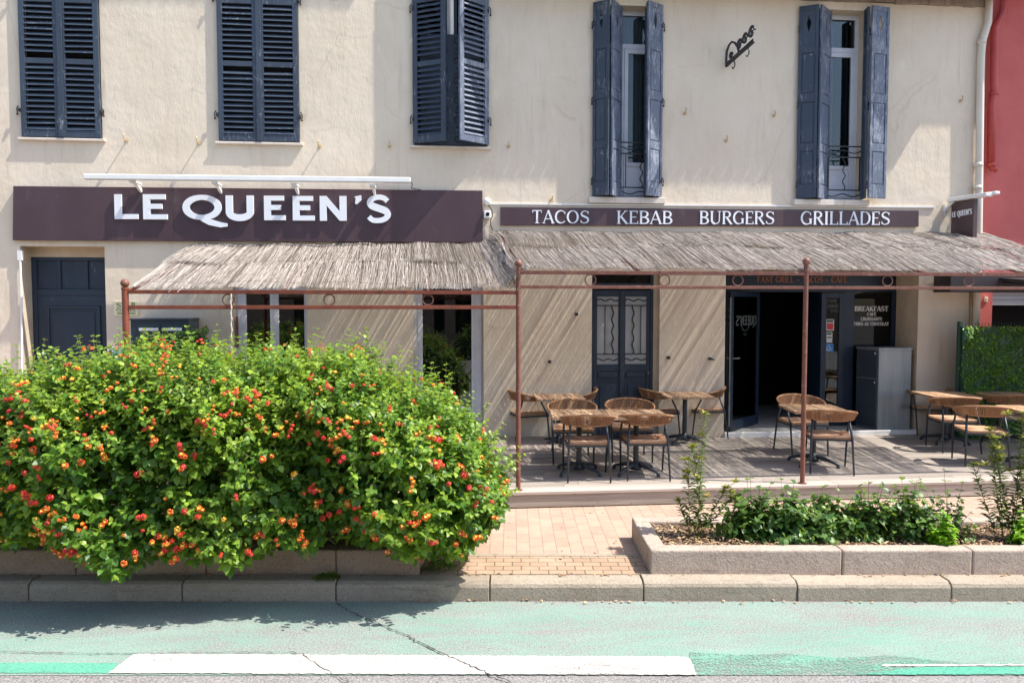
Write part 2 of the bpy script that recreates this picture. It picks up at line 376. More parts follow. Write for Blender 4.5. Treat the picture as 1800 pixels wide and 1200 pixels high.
M['ink'] = pm('dark_ink', (.03,.04,.05), None, rough=.5)
M['blue_paper'] = pm('blue_poster', (.10,.38,.62), (.22,.50,.70), 6, .6)
M['red_sticker'] = pm('red_sticker', (.60,.02,.04), None, rough=.4)
M['blue_sticker'] = pm('blue_sticker', (.03,.22,.52), None, rough=.4)
M['paper'] = pm('white_paper', (.68,.70,.68), (.60,.62,.60), 20, .6)
M['green_metal'] = pm('dark_green_metal', (.012,.06,.04), None, rough=.5)
M['pipe'] = pm('cream_pipe', (.70,.64,.55), (.62,.55,.45), 4, .5, st=(1,1,.3))
M['pipe_rust'] = pm('patchy_gas_pipe', (.45,.28,.12), (.60,.48,.30), 14, .7)
M['red_pipe'] = pm('red_pipe', (.42,.055,.05), (.50,.075,.065), 4, .45)
M['roller'] = pm('grey_roller_shutter', (.50,.52,.56), (.56,.58,.62), 4, .5)
M['beam'] = pm('black_cassette', (.02,.014,.018), (.03,.02,.025), 4, .5)
M['tile'] = pm('clay_roof_tile', (.30,.15,.09), (.45,.27,.17), 6, .85, bump=.4)
M['mortar'] = pm('eave_mortar', (.24,.19,.15), (.36,.29,.23), 9, .9, bump=.6)
M['mulch'] = pm('wood_chip', (.34,.19,.10), (.52,.34,.20), 8, .9, tintmix=((.10,.05,.03),(.66,.48,.28), .75))
M['soil'] = pm('dry_soil', (.10,.065,.045), (.20,.135,.09), 14, .95, bump=.8, bscale=50, bdist=.01)
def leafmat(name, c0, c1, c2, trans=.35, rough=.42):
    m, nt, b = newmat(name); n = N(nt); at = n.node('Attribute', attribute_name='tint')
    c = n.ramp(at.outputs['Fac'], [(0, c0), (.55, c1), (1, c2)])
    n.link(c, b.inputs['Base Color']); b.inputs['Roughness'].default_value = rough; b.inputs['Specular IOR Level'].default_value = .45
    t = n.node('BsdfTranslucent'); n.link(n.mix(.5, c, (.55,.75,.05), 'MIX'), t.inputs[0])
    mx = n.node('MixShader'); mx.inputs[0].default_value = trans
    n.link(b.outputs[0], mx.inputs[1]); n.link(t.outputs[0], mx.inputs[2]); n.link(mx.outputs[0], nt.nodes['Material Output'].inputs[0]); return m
M['leaf'] = leafmat('lantana_leaf', (.024,.075,.012), (.085,.20,.024), (.30,.43,.045), .36)
M['leaf_dark'] = leafmat('dark_shrub_leaf', (.02,.065,.018), (.055,.135,.03), (.16,.27,.05), .26)
M['leaf_lime'] = leafmat('lime_leaf', (.09,.24,.01), (.16,.36,.015), (.26,.46,.03), .35)
M['leaf_olive'] = leafmat('olive_leaf', (.045,.075,.025), (.10,.15,.05), (.42,.38,.08), .25)
M['leaf_fake'] = leafmat('artificial_hedge_leaf', (.03,.11,.012), (.11,.28,.025), (.30,.50,.05), .18)
M['stem'] = pm('green_brown_stem', (.13,.14,.05), (.22,.20,.10), 12, .8)
M['petal_red'] = pm('red_petal', (.70,.030,.012), (.80,.06,.015), 30, .5)
M['petal_crimson'] = pm('crimson_petal', (.55,.008,.03), (.66,.015,.045), 30, .5)
M['petal_orange'] = pm('orange_petal', (.86,.17,.01), (.90,.27,.015), 30, .5)
M['petal_yellow'] = pm('yellow_petal', (.90,.50,.04), (.92,.60,.08), 30, .5)
M['tip_red'] = pm('red_tip', (.55,.16,.06), (.62,.30,.10), 30, .6)
def reed():
    m, nt, b = newmat('dry_reed'); n = N(nt); at = n.node('Attribute', attribute_name='tint')
    c = n.ramp(at.outputs['Fac'], [(0, (.07,.058,.05)), (.22, (.20,.17,.15)), (.55, (.42,.37,.335)), (1, (.68,.625,.585))])
    f = n.noise(n.coord(), 5, 4); c = n.mix(n.ramp(f, [(.4,0),(.75,.4)]), c, (.24,.19,.165))
    n.link(c, b.inputs['Base Color']); b.inputs['Roughness'].default_value = .75; b.inputs['Specular IOR Level'].default_value = .25; return m
M['reed'] = reed()
M['twine'] = pm('dark_twine', (.05,.04,.035), None, rough=.8)
M['turquoise'] = pm('turquoise_rag', (.10,.55,.52), (.2,.62,.6), 10, .6)
# ---------------------------------------------------------------- lettering: glyphs drawn as ribbons of varying width
def arc(cx, cy, rx, ry, a0, a1, n=14):
    return [(cx + rx*math.cos(R(a0+(a1-a0)*i/n)), cy + ry*math.sin(R(a0+(a1-a0)*i/n))) for i in range(n+1)]
def smooth(p, w):
    P_, W_ = [], []
    for i in range(len(p)-1):
        a, b, c, d = p[max(i-1,0)], p[i], p[i+1], p[min(i+2,len(p)-1)]
        for k in range(4):
            s = k/4; f = lambda q: .5*((2*b[q])+(-a[q]+c[q])*s+(2*a[q]-5*b[q]+4*c[q]-d[q])*s*s+(-a[q]+3*b[q]-3*c[q]+d[q])*s**3)
            P_.append((f(0), f(1))); W_.append(w[i]*(1-s)+w[i+1]*s)
    return P_+[p[-1]], W_+[w[-1]]
def glyph(ch, T, t, serif):
    S = []; h = t/2; E = T/2
    def line(a, b, w): S.append(([a, b], [w, w]))
    def curve(p, wf):
        S.append((p, [wf(i/(len(p)-1), p[i]) for i in range(len(p))]))
    def rw(cx, rx): return lambda k, q: t + (T-t)*min(1, abs(q[0]-cx)/rx)**1.5
    def sf(x, y, l=.13):
        if serif: line((x-l, y + (h*.8 if y < .5 else -h*.8)), (x+l, y + (h*.8 if y < .5 else -h*.8)), t*.8)
    def tick(x, y, d):
        if serif: line((x, y), (x, y+d), t*.9)
    W = .7
    if ch == 'A':
        line((.04,0),(.38,1), t*1.1); line((.37,1),(.72,0), T); line((.14,.34),(.62,.34), t); sf(.06,0,.1); sf(.72,0,.12); W=.78
    elif ch in 'BPR':
        line((.14,0),(.14,1), T); sf(.14,0,.12); top=1-h
        p=[(.14,top)]+[(.34,top)]+arc(.34,.75,.25,.25-h,85,-85,10)+[(.34,.5+h),(.14,.5+h)]; curve(p, rw(.3,.29))
        if serif: line((.02,1-h*.8),(.2,1-h*.8),t*.8)
        if ch=='B':
            p=[(.14,.5)]+[(.36,.5)]+arc(.36,.26,.28,.26-h,85,-85,10)+[(.36,h),(.14,h)]; curve(p, rw(.3,.34))
        if ch=='R': line((.36,.5),(.70,0), T*.95); sf(.72,0,.08)
        W={'B':.72,'P':.66,'R':.76}[ch]
    elif ch in 'CG':
        p=arc(.44,.5,.37,.5-h,42,318,20); curve(p, lambda k,q: t+(T-t)*max(0,min(1,(.5-q[0])/.4))**.8 if q[0]<.5 else t*1.1)
        tick(p[0][0],p[0][1]+.06,-.16)
        if ch=='G': line((.72,.06),(.72,.42), T); sf(.72,.42,0); line((.5 if not serif else .6,.42),(.82 if serif else .72,.42), t)
        W=.84 if ch=='G' else .78
    elif ch=='D':
        line((.14,0),(.14,1),T); sf(.08,0,.06); p=[(.14,1-h),(.36,1-h)]+arc(.36,.5,.36,.5-h,85,-85,14)+[(.36,h),(.14,h)]; curve(p, rw(.36,.34)); W=.8
        if serif: line((.02,1-h*.8),(.2,1-h*.8),t*.8)
    elif ch in 'EÉFL':
        line((.14,0),(.14,1),T); 
        if ch!='L': line((.14,1-h),(.58,1-h),t); line((.14,.52),(.5,.52),t); tick(.57,1,-.2)
        else: sf(.14,1,.13)
        if ch!='F': line((.14,h),(.62,h),t); tick(.61,0,.22)
        else: sf(.14,0,.13)
        if serif: line((.02,h*.8),(.2,h*.8),t*.8)
        if serif and ch!='L': line((.02,1-h*.8),(.2,1-h*.8),t*.8)
        if ch=='É': line((.28,1.1),(.46,1.28),t*1.3)
        W=.64 if ch!='F' else .6
    elif ch=='H':
        line((.14,0),(.14,1),T); line((.68,0),(.68,1),T); line((.14,.52),(.68,.52),t)
        for x in (.14,.68): sf(x,0); sf(x,1)
        W=.84
    elif ch=='I': line((.16,0),(.16,1),T); sf(.16,0); sf(.16,1); W=.33
    elif ch=='K':
        line((.14,0),(.14,1),T); line((.16,.42),(.62,1),t*1.1); line((.28,.58),(.70,0),T)
        sf(.14,0); sf(.14,1); sf(.62,1,.1); sf(.72,0,.1); W=.78
    elif ch=='N':
        line((.13,0),(.13,1),t*1.1 if serif else T); line((.11,1) if serif else (.17,.90),(.72,0) if serif else (.66,.10),T if serif else T*.9); line((.70,0),(.70,1),t*1.1 if serif else T); sf(.12,0); sf(.09,1,.08); sf(.7,1); W=.84
    elif ch=='M':
        line((.12,0),(.14,1),t); line((.14,1),(.45,.05),T); line((.45,.05),(.76,1),t); line((.78,0),(.76,1),T); W=.92
    elif ch in 'OQ':
        p=arc(.44,.5,.36,.5-h,90,450,28); curve(p, rw(.44,.36))
        if ch=='Q': S.append(([(.42,.06),(.6,-.08),(.86,-.2),(1.0,-.2)],[t*.9,T*.9,T*.75,t*.6]))
        W=.88
    elif ch=='S':
        p=[(.60,.80),(.5,.92),(.34,.955),(.18,.88),(.12,.74),(.18,.62),(.36,.52),(.54,.42),(.61,.28),(.54,.12),(.38,.045),(.2,.06),(.09,.19)]
        ws=[t,t,t,t*.5+T*.4,T*.85,T,T,T,T*.85,t*.5+T*.4,t,t,t]; p, ws = smooth(p, ws); S.append((p,ws)); tick(.605,.74,.2); tick(.09,.06,.2); W=.7
    elif ch=='T':
        line((.36,0),(.36,1-t),T); line((.03,1-h),(.69,1-h),t); tick(.05,1,-.2); tick(.67,1,-.2); sf(.36,0,.15); W=.72
    elif ch=='U':
        p=[(.14,1),(.14,.34)]+arc(.42,.32,.28,.32-h,180,360,12)+[(.70,.34),(.70,1)]; curve(p, lambda k,q: T if q[0]<.35 else (t*1.1 if serif else T)); sf(.14,1); sf(.7,1); W=.84
    elif ch=='V': line((.04,1),(.38,0),T); line((.36,0),(.7,1),t); W=.74
    elif ch=='Y': line((.04,1),(.36,.45),T); line((.36,.45),(.68,1),t); line((.36,0),(.36,.45),T); W=.72
    elif ch=='Z': line((.08,1-h),(.62,1-h),t); line((.6,.97),(.1,.03),T); line((.08,h),(.64,h),t); W=.7
    elif ch=="'": S.append(([(.14,1),(.17,.86),(.07,.68)],[T,T*.85,t*.4])); W=.3
    elif ch=='-': line((.08,.4),(.36,.4),t*1.4); W=.44
    elif ch==' ': W=.36
    elif ch.isdigit():
        if ch=='7': line((.06,1-h),(.56,1-h),t); line((.56,1),(.2,0),T)
        elif ch=='1': line((.3,0),(.3,1),T)
        elif ch=='0': curve(arc(.33,.5,.25,.5-h,90,450,18), rw(.33,.25))
        else: S.append(([(.1,.85),(.3,.96),(.5,.8),(.45,.55),(.3,.5),(.5,.42),(.52,.2),(.3,.04),(.1,.12)],[t]*9))
        W=.64
    return S, W
def draw_text(mb, text, O, U, V, Nn, T=.15, t=.055, serif=True, depth=.004, gap=.06, width=None, height=None, fit=None, curvef=None):
    """letters stand on the line from O along U; V is up; Nn is out. width and height in metres."""
    U = Vector(U); V = Vector(V); Nn = Vector(Nn); O = Vector(O)
    gl = [glyph(c, T, t, serif) for c in text]; tot = sum(g[1] for g in gl) + gap*(len(gl)-1)
    sx = (width/tot) if width else height; x = 0; k = 0
    for S, W in gl:
        for pts, ws in S:
            k += 1; L = []; Rr = []; n = len(pts)
            for i in range(n):
                a = pts[max(i-1,0)]; b = pts[min(i+1,n-1)]; dx = (b[0]-a[0]); dy = (b[1]-a[1])
                # offsets are computed in metres so that stretched text keeps its stroke direction
                dxm, dym = dx*sx, dy*height; l = math.hypot(dxm, dym) or 1
                wm = ws[i] * .5 * height; nx, ny = -dym/l*wm, dxm/l*wm
                X = (pts[i][0]+x)*sx; Y = pts[i][1]*height
                L.append((X+nx, Y+ny)); Rr.append((X-nx, Y-ny))
            e = depth + .0004*(k % 7)
            def w3(p, d):
                if curvef: p = curvef(p)
                return O + U*p[0] + V*p[1] + Nn*d
            vs = [w3(p, e) for p in L] + [w3(p, e) for p in Rr] + [w3(p, .0) for p in L] + [w3(p, .0) for p in Rr]
            fs = []
            for i in range(n-1):
                fs += [(n+i, n+i+1, i+1, i), (i, i+1, 2*n+i+1, 2*n+i), (n+i+1, n+i, 3*n+i, 3*n+i+1)]
            fs += [(0, 2*n, 3*n, n), (n-1, 2*n-1, 4*n-1, 3*n-1)]
            mb.add(vs, fs)
        x += W + gap
def text_px(mb, text, px0, px1, ybot0, ybot1, htop, y, depth=.004, **k):
    """fit text between two photo columns on the plane y; letter height from the row htop above px0."""
    a = P(px0, ybot0, y); b = P(px1, ybot1, y); c = P(px0, htop, y)
    U = (b-a); wd = U.length; draw_text(mb, text, a, U.normalized(), (0,0,1), (0,-1,0), depth=depth, width=wd, height=(c-a).length, **k)
# ---------------------------------------------------------------- ground
XR = P(1726, 300).x; XL = -9.5
g = MB(); g.box((-160, -160, ZR-.5), (160, 160, ZR)); tag(g.build('road', M['asphalt']), kind='structure')
def sheet(name, mat, pts, z, th=.0):
    m = MB(); m.add([SV(u, v, z) for u, v in pts], [tuple(range(len(pts)))]); o = m.build(name, mat); tag(o, kind='structure'); return o
V0 = CAMZ - ZR; VP_ = CAMZ - ZP
def uv_road(px, py):
    d = ray(px, py); p = CO + d*((ZR - CO.z)/d.z); q = p - Vector((0, CAMY, 0)); return (q.dot(UU), q.dot(VV))
VK = 5.277*K                                    # kerb face
def r_poly(name, mat, pix, z):
    q = [uv_road(*p) for p in pix]; out = []
    for a, b in zip(q, q[1:]+q[:1]):
        L = math.hypot(b[0]-a[0], b[1]-a[1]); n_ = max(1, int(L/.02))
        for i in range(n_): out.append((a[0]+(b[0]-a[0])*i/n_+random.gauss(0,.0035), a[1]+(b[1]-a[1])*i/n_+random.gauss(0,.0035)))
    return sheet(name, mat, out, z)
vb = uv_road(900, 1187)[1]
sheet('cycle_lane_marking', M['green_lane'], [(-14, vb), (14, vb), (14, VK-.02), (-14, VK-.02)], ZR+.004)
0 and sheet('cycle_lane_marking', M['green_pale'], [(-14, VK-.36), (-1.5, VK-.34), (1.2, VK-.30), (4, VK-.40), (14, VK-.36), (14, VK-.021), (-14, VK-.021)], ZR+.007)
r_poly('green_marking', M['green_vivid'], [(-900,1183),(192,1184),(208,1166),(-900,1163)], ZR+.008)
r_poly('green_marking', M['green_bright'], [(1216,1187),(2600,1186),(2600,1168),(1700,1166),(1560,1152),(1470,1158),(1380,1148),(1300,1152),(1212,1146)], ZR+.0085)
r_poly('white_marking', M['white_paint'], [(190,1185),(1224,1188),(1213,1160),(1204,1156),(236,1151)], ZR+.012)
r_poly('green_marking', M['green_vivid'], [(1500,1187),(2600,1186),(2600,1172),(1620,1174)], ZR+.0105)
r_poly('white_marking', M['white_paint'], [(1550,1173),(2600,1168),(2600,1165.5),(1550,1170)], ZR+.0125)
# cracks in the road
def crack(name, pix, wd, z):
    pts = [Vector((*uv_road(*p), 0)) for p in pix]; dense = []
    for a, b in zip(pts, pts[1:]):
        n = max(2, int((b-a).length/.025)); dense += [a.lerp(b, i/n) for i in range(n)]
    dense.append(pts[-1]); m = MB(); L = []; Q = []
    for i, p in enumerate(dense):
        d = (dense[min(i+1, len(dense)-1)] - dense[max(i-1,0)]).normalized(); nn = Vector((-d.y, d.x, 0)); j = random.gauss(0, .006); ww = wd*(.3+random.random()*.9)
        L.append(p + nn*(j+ww)); Q.append(p + nn*(j-ww))
    n = len(L); m.add([SV(p.x, p.y, z) for p in L+Q], [(i, n+i, n+i+1, i+1) for i in range(n-1)])
    tag(m.build(name, M['crack']), kind='structure')
crack('road_crack', [(590,1062),(622,1080),(700,1112),(760,1142),(800,1160),(850,1182),(920,1212),(980,1240)], .006, ZR+.015)
crack('road_crack', [(-60,1146),(150,1151),(330,1150),(510,1148),(530,1152),(570,1178),(610,1200),(650,1222)], .0035, ZR+.0145)
# kerb stones
k = MB(); step = 1.117*K; u = -.162*K - 8*step; i = 0
while u < 14:
    k.M = Matrix.Translation(SV(0,0,0)) @ Matrix.Rotation(-YAW, 4, 'Z')
    a = .0 ; h = ZP + .004*math.sin(i*2.3); fr = VK + .004*math.sin(i*1.7)
    prof = [(fr, ZR-.1), (fr, h-.045), (fr+.012, h-.02), (fr+.04, h-.003), (fr+.06, h), (VK+.175, h+.001), (VK+.175, ZR-.1)]
    x0, x1 = u+.006, u+step-.006
    vs = [(x0, p[0], p[1]) for p in prof] + [(x1, p[0], p[1]) for p in prof]; n = len(prof)
    k.tint = random.random()
    k.add(vs, [(j, j+n, (j+1)%n+n, (j+1)%n) for j in range(n)] + [tuple(range(n)), tuple(range(n,2*n))[::-1]])
    u += step; i += 1
tag(k.build('kerb', M['kerb'], bevel=.006), kind='structure')
k2 = MB(); k2.M = Matrix.Translation(SV(0,0,0)) @ Matrix.Rotation(-YAW, 4, 'Z')
k2.box((-16, VK+.012, ZR-.1), (16, VK+.170, ZP-.03)); tag(k2.build('kerb_bed', M['soil']), kind='structure')
vA = VK+.178; vB = 5.835*K; vC = vB+.055
m = MB(); m.M = k2.M; m.box((-16, vA, ZR-.1), (16, vB, ZP)); tag(m.build('pavement', M['pavers_small']), kind='structure')
m = MB(); m.M = k2.M; m.box((-16, vB, ZR-.1), (16, vC, ZP+.004)); tag(m.build('pavement_edging', M['kerb']), kind='structure')
m = MB(); m.M = k2.M; m.box((-16, vC, ZR-.1), (16, 34, ZP+.001)); tag(m.build('pavement', M['pavers']), kind='structure')

# ---------------------------------------------------------------- deck
XD0 = -3.9; XD1 = 11.5
dk = thing('wooden_deck', 'low grey timber terrace deck in front of the beige building, under the tables', 'deck', (2, YD, ZP))
m = MB(); y = -.02; nb = 0
while y > YD+.30:
    x = XD0 - random.random()*2
    while x < XD1:
        x2 = x + random.choice([2.4, 3.0, 3.6]); m.tint = random.random()
        m.box((max(x, XD0), y-.118, -.028), (min(x2, XD1)-.004, y, 0+random.uniform(-.0008,.0008))); x = x2
    y -= .123; nb += 1
m.build('decking', M['deck'], dk, bevel=.003)
m = MB(); y0 = YD; yy = y+.005
for a, b in ((YD-.012, YD+.135), (YD+.14, yy)):
    x = XD0
    for x2 in (.62, 4.6, 8.2, XD1): m.tint = random.random(); m.box((x, a, -.03), (x2-.003, b, .004)); x = x2
m.build('edge_board', M['deck_edge'], dk, bevel=.004)
m = MB(); x = XD0
for x2 in (.60, 4.9, XD1): m.tint = random.random(); m.box((x, YD+.004, ZP+.012), (x2-.004, YD+.03, -.034)); x = x2
m.build('fascia', M['fascia'], dk, bevel=.003)
m = MB(); m.box((XD0+.02, YD+.05, ZP), (XD1-.02, -.03, -.04)); m.build('under_deck_dark_fill', M['black'], dk)  # near-black block stands in for the shaded void below the boards

# ---------------------------------------------------------------- beige building
B = thing('beige_building', 'two storey beige rendered building with blue shutters behind the reed awnings', 'building', (0, 0, ZP))
XE = P(866, 10).x                                   # low eave starts here
ZE = P(1500, 4).z                                   # junction of wall and low eave
ZH = ZE + 2.75                                      # higher left part
opens = {}
def opn(name, l, r, t, b, depth):                   # l, r, t, b photo pixels -> rectangle on the wall plane
    x0 = P(l[0], l[1]).x; x1 = P(r[0], r[1]).x; z1 = P((l[0]+r[0])/2, t).z; z0 = P((l[0]+r[0])/2, b).z if b is not None else -.16
    opens[name] = (x0, x1, z0, z1, depth); return opens[name]
opn('A', (38,150), (178,150), -190, 244, .22); opn('B', (384,150), (526,150), -190, 251, .22); opn('C', (727,150), (857,150), -190, 258, .22)
opn('D', (1044,200), (1160,200), 10, 348, .27); opn('E', (1404,200), (1519,200), 17, 352, .27)
opn('door', (36,450), (184,450), 433, None, .31); opn('g1', (411,560), (539,560), 500, None, .12); opn('g2', (728,600), (850,600), 500, None, .12)
opn('g3', (1040,620), (1159,620), 478, None, .14); opn('shop', (1274,620), (1612,620), 474, None, .66)
xs = sorted({XL, XR, XE} | {v for o in opens.values() for v in o[:2]}); zs = sorted({ZP-.1, ZE, ZH} | {v for o in opens.values() for v in o[2:4]})
wl = MB(); rv = MB()
for i in range(len(xs)-1):
    for j in range(len(zs)-1):
        cx = (xs[i]+xs[i+1])/2; cz = (zs[j]+zs[j+1])/2
        if cz > ZE and cx > XE: continue
        if any(o[0] < cx < o[1] and o[2] < cz < o[3] for o in opens.values()): continue
        wl.quad((xs[i],0,zs[j]), (xs[i+1],0,zs[j]), (xs[i+1],0,zs[j+1]), (xs[i],0,zs[j+1]))
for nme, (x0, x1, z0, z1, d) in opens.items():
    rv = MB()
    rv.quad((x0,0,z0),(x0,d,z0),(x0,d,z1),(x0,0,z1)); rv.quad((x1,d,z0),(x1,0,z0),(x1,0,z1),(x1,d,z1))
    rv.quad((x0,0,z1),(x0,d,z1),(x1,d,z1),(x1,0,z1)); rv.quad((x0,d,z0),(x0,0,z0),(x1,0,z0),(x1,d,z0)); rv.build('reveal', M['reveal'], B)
wl.quad((XR,0,ZP-.1),(XR,9,ZP-.1),(XR,9,ZE),(XR,0,ZE)); wl.quad((XE,0,ZE),(XE,9,ZE),(XE,9,ZH),(XE,0,ZH))
wl.quad((XL,9,ZP-.1),(XL,0,ZP-.1),(XL,0,ZH),(XL,9,ZH)); wl.quad((XR,9,ZP-.1),(XL,9,ZP-.1),(XL,9,ZH),(XR,9,ZH))
wl.build('wall', M['plaster'], B)
# roofs
def roof(x0, x1, z, ov, name):
    m = MB(); m.add([(x0,-ov,z+.05),(x1,-ov,z+.05),(x1,9,z+2.2),(x0,9,z+2.2),(x0,-ov,z+.10),(x1,-ov,z+.10),(x1,9,z+2.25),(x0,9,z+2.25)],
        [(0,3,2,1),(4,5,6,7),(0,1,5,4),(1,2,6,5),(2,3,7,6),(3,0,4,7)])
    x = x0+.08
    while x < x1-.05:                                   # canal tiles at the edge
        p = [(x+.085*math.cos(R(a)), -ov-.06, z+.09+.07*math.sin(R(a))) for a in range(0,181,30)]
        q = [(a_, 1.2, b_+.30) for a_, _, b_ in p]; n = len(p); p2 = [(a_, -ov-.06, b_+.018) for a_,_,b_ in p]; q2 = [(a_, 1.2, b_+.018) for a_,_,b_ in q]
        m.add(p+q+p2+q2, [(i, i+1, n+i+1, n+i) for i in range(n-1)] + [(2*n+i+1, 2*n+i, 3*n+i, 3*n+i+1) for i in range(n-1)] + [(i+1, i, 2*n+i, 2*n+i+1) for i in range(n-1)]); x += .2
    return m.build(name, M['tile'], B)
OV = .47
roof(XE-.05, XR+.10, ZE, OV, 'roof'); roof(XL, XE-.0, ZH, .52, 'roof')
m = MB(); x = XE
while x < XR:
    x2 = x + random.uniform(.1,.3); z = ZE + random.uniform(-.02,.015); m.box((x,-random.uniform(.03,.07),z),(min(x2,XR)-.003,.01,ZE+.12)); x = x2
m.build('eave_course', M['mortar'], B)
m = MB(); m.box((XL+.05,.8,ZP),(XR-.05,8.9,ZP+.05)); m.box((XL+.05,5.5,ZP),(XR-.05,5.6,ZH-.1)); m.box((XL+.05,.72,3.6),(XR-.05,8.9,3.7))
m.build('interior', M['black'], B)
# ---- louvred shutters
def louvre_leaf(mb, wd, h, t=.04):
    st = .075; mb.box((0,-t,0),(st,0,h)); mb.box((wd-st,-t,0),(wd,0,h)); rails = [0, h*.30, h*.55, h*.80, h-.1]
    for i, r_ in enumerate(rails): mb.box((st,-t+.003,r_),(wd-st,-.003,r_+(.10 if i in (0,4) else .075)))
    z = .12
    while z < h-.12:
        if not any(r_-.05 < z < r_+.10 for r_ in rails):
            dz = random.uniform(-.004,.004)
            mb.add([(st,-t-.004,z-.02+dz),(wd-st,-t-.004,z-.02-dz),(wd-st,-.004,z+.025-dz),(st,-.004,z+.025+dz),
                    (st,-t-.004,z-.008+dz),(wd-st,-t-.004,z-.008-dz),(wd-st,-.004,z+.037-dz),(st,-.004,z+.037+dz)],
                   [(3,2,1,0),(4,5,6,7),(0,1,5,4),(1,2,6,5),(2,3,7,6),(3,0,4,7)])
        z += .0775
def hinges(par, x, zz, sgn):
    for z in zz:
        mb = MB()
        mb.box((x-.012, -.075, z-.02), (x+.012, -.0, z+.025)); mb.tube([(x+sgn*.03,-.05,z-.05),(x+sgn*.035,-.055,z+.02),(x+sgn*.01,-.06,z+.06)], .008, 6); mb.sphere((x+sgn*.03,-.05,z-.055), .016, 8, 6); mb.build('hinge', M['iron'], par)
def sill(parent, x0, x1, z, out, th):
    m = MB(); n = 3
    for i in range(n): m.box((x0+(x1-x0)*i/n+.001, -out, z-th), (x0+(x1-x0)*(i+1)/n-.001, .1, z))
    return m.build('sill', M['sill'], parent, bevel=.006)
for nm, lab in (('A', 'leftmost'), ('B', 'second')):
    x0, x1, z0, z1, d = opens[nm]
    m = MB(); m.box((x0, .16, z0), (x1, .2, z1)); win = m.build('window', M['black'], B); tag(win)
    for s in (0, 1):
        m = MB(); wd = (x1-x0)/2 - .008; m.M = Matrix.Translation((x0 + .004 + s*(wd+.008), -.012, z0+.012)); louvre_leaf(m, wd, z1-z0-.02)
        if s: m.box((-.03,-.055,0),(.045,-.0405,z1-z0-.02))
        m.build('shutter', M['shutter'], win, bevel=.003)
    hinges(win, x0-.012, [z0+.38, z0+2.05], -1); hinges(win, x1+.012, [z0+.38, z0+2.05], 1)
    sill(win, x0-.05, x1+.05, z0, .055, .035)
x0, x1, z0, z1, d = opens['C']
m = MB(); f = .06
for a in ((x0, x0+f), ((x0+x1)/2-.05, (x0+x1)/2+.05), (x1-f, x1)): m.box((a[0], .14, z0), (a[1], .2, z1))
m.box((x0,.143,z0),(x1,.197,z0+.08)); win = m.build('window', M['white_frame'], B)
m = MB(); m.box((x0,.17,z0),(x1,.18,z1)); m.build('pane', M['glass_dark'], win)
for s in (0, 1):
    m = MB(); wd = (x1-x0)/2 - .01; a = R(27 if s == 0 else 36)
    if s == 0: m.M = Matrix.Translation((x0+.004, -.015, z0+.03)) @ Matrix.Rotation(-a, 4, 'Z')
    else: m.M = Matrix.Translation((x1-.004, -.015, z0+.03)) @ Matrix.Rotation(a, 4, 'Z') @ Matrix.Translation((-wd, 0, 0))
    louvre_leaf(m, wd, z1-z0-.04); o = m.build('shutter', M['shutter' if s == 0 else 'shutter_worn'], win, bevel=.003)
    if s: o['label'] = 'faded louvred shutter standing ajar'
# scrolled ironwork screen standing in the window opening
m = MB(); cx = (x0+x1)/2; zt = P(790, 62).z; m.box((x0+.1,-.03,z0+.02),(x1-.1,-.022,zt))
m.build('guard_panel', M['shutter'], win)
m = MB()
for i in range(16):
    zc = z0 + .12 + i*.145
    if zc > zt-.05: break
    for sx in (-.1, .1):
        m = MB(); pts = [(cx+sx+ (-1)**i*r_*math.cos(t_), -.036, zc+r_*math.sin(t_)) for t_, r_ in [(q*.45, .012+q*.005) for q in range(13)]]; m.tube(pts, .006, 4); m.build('scroll', M['iron'], win)
hinges(win, x0-.012, [z0+.38, z0+2.0], -1); hinges(win, x1+.012, [z0+.38, z0+2.0], 1)
sill(win, x0-.05, x1+.05, z0, .055, .035)
# ---- French windows with panelled folding shutters
def panel_leaf(mb, wd, h, t=.035):
    st = .045; ps = [(0, .07), (.245, .285), (.50, .545), (.755, .80), (.975, 1.0)]
    mb.box((0,-t,0),(st,0,h)); mb.box((wd-st,-t,0),(wd,0,h))
    for a, b in ps: mb.box((st,-t+.002,a*h),(wd-st,-.002,b*h))
    for i in range(4):
        za = ps[i][1]*h; zb = ps[i+1][0]*h; a = .018
        if i < 3:
            mb.box((st,-t+.014,za),(wd-st,-.014,zb)); mb.box((st+a,-t+.006,za+a),(wd-st-a,-.006,zb-a))
        else:
            cx, cz = wd/2, (za+zb)/2+.06; r1, r2 = .033, .14
            for yy in (-t+.012, -.012):
                c = [(st,yy,za),(wd-st,yy,za),(wd-st,yy,zb),(st,yy,zb),(cx,yy,cz-r2),(cx+r1,yy,cz),(cx,yy,cz+r2),(cx-r1,yy,cz)]
                mb.add(c, [(0,1,4),(1,5,4),(1,2,5),(2,6,5),(2,3,6),(3,7,6),(3,0,7),(0,4,7)])
            dm = [(cx,cz-r2),(cx+r1,cz),(cx,cz+r2),(cx-r1,cz)]
            for q in range(4):
                a_, b_ = dm[q], dm[(q+1)%4]; mb.quad((a_[0],-t+.012,a_[1]),(b_[0],-t+.012,b_[1]),(b_[0],-.012,b_[1]),(a_[0],-.012,a_[1]))
def leaf_between(p, q, z0, h, parent, mat, name='shutter', lab=None):
    p = Vector((p[0], p[1], z0)); q = Vector((q[0], q[1], z0)); d = q-p; m = MB()
    m.M = Matrix.Translation(p) @ Matrix.Rotation(math.atan2(d.y, d.x), 4, 'Z'); panel_leaf(m, d.length, h)
    o = m.build(name, M[mat], parent, bevel=.003)
    if lab: o['label'] = lab
    return o
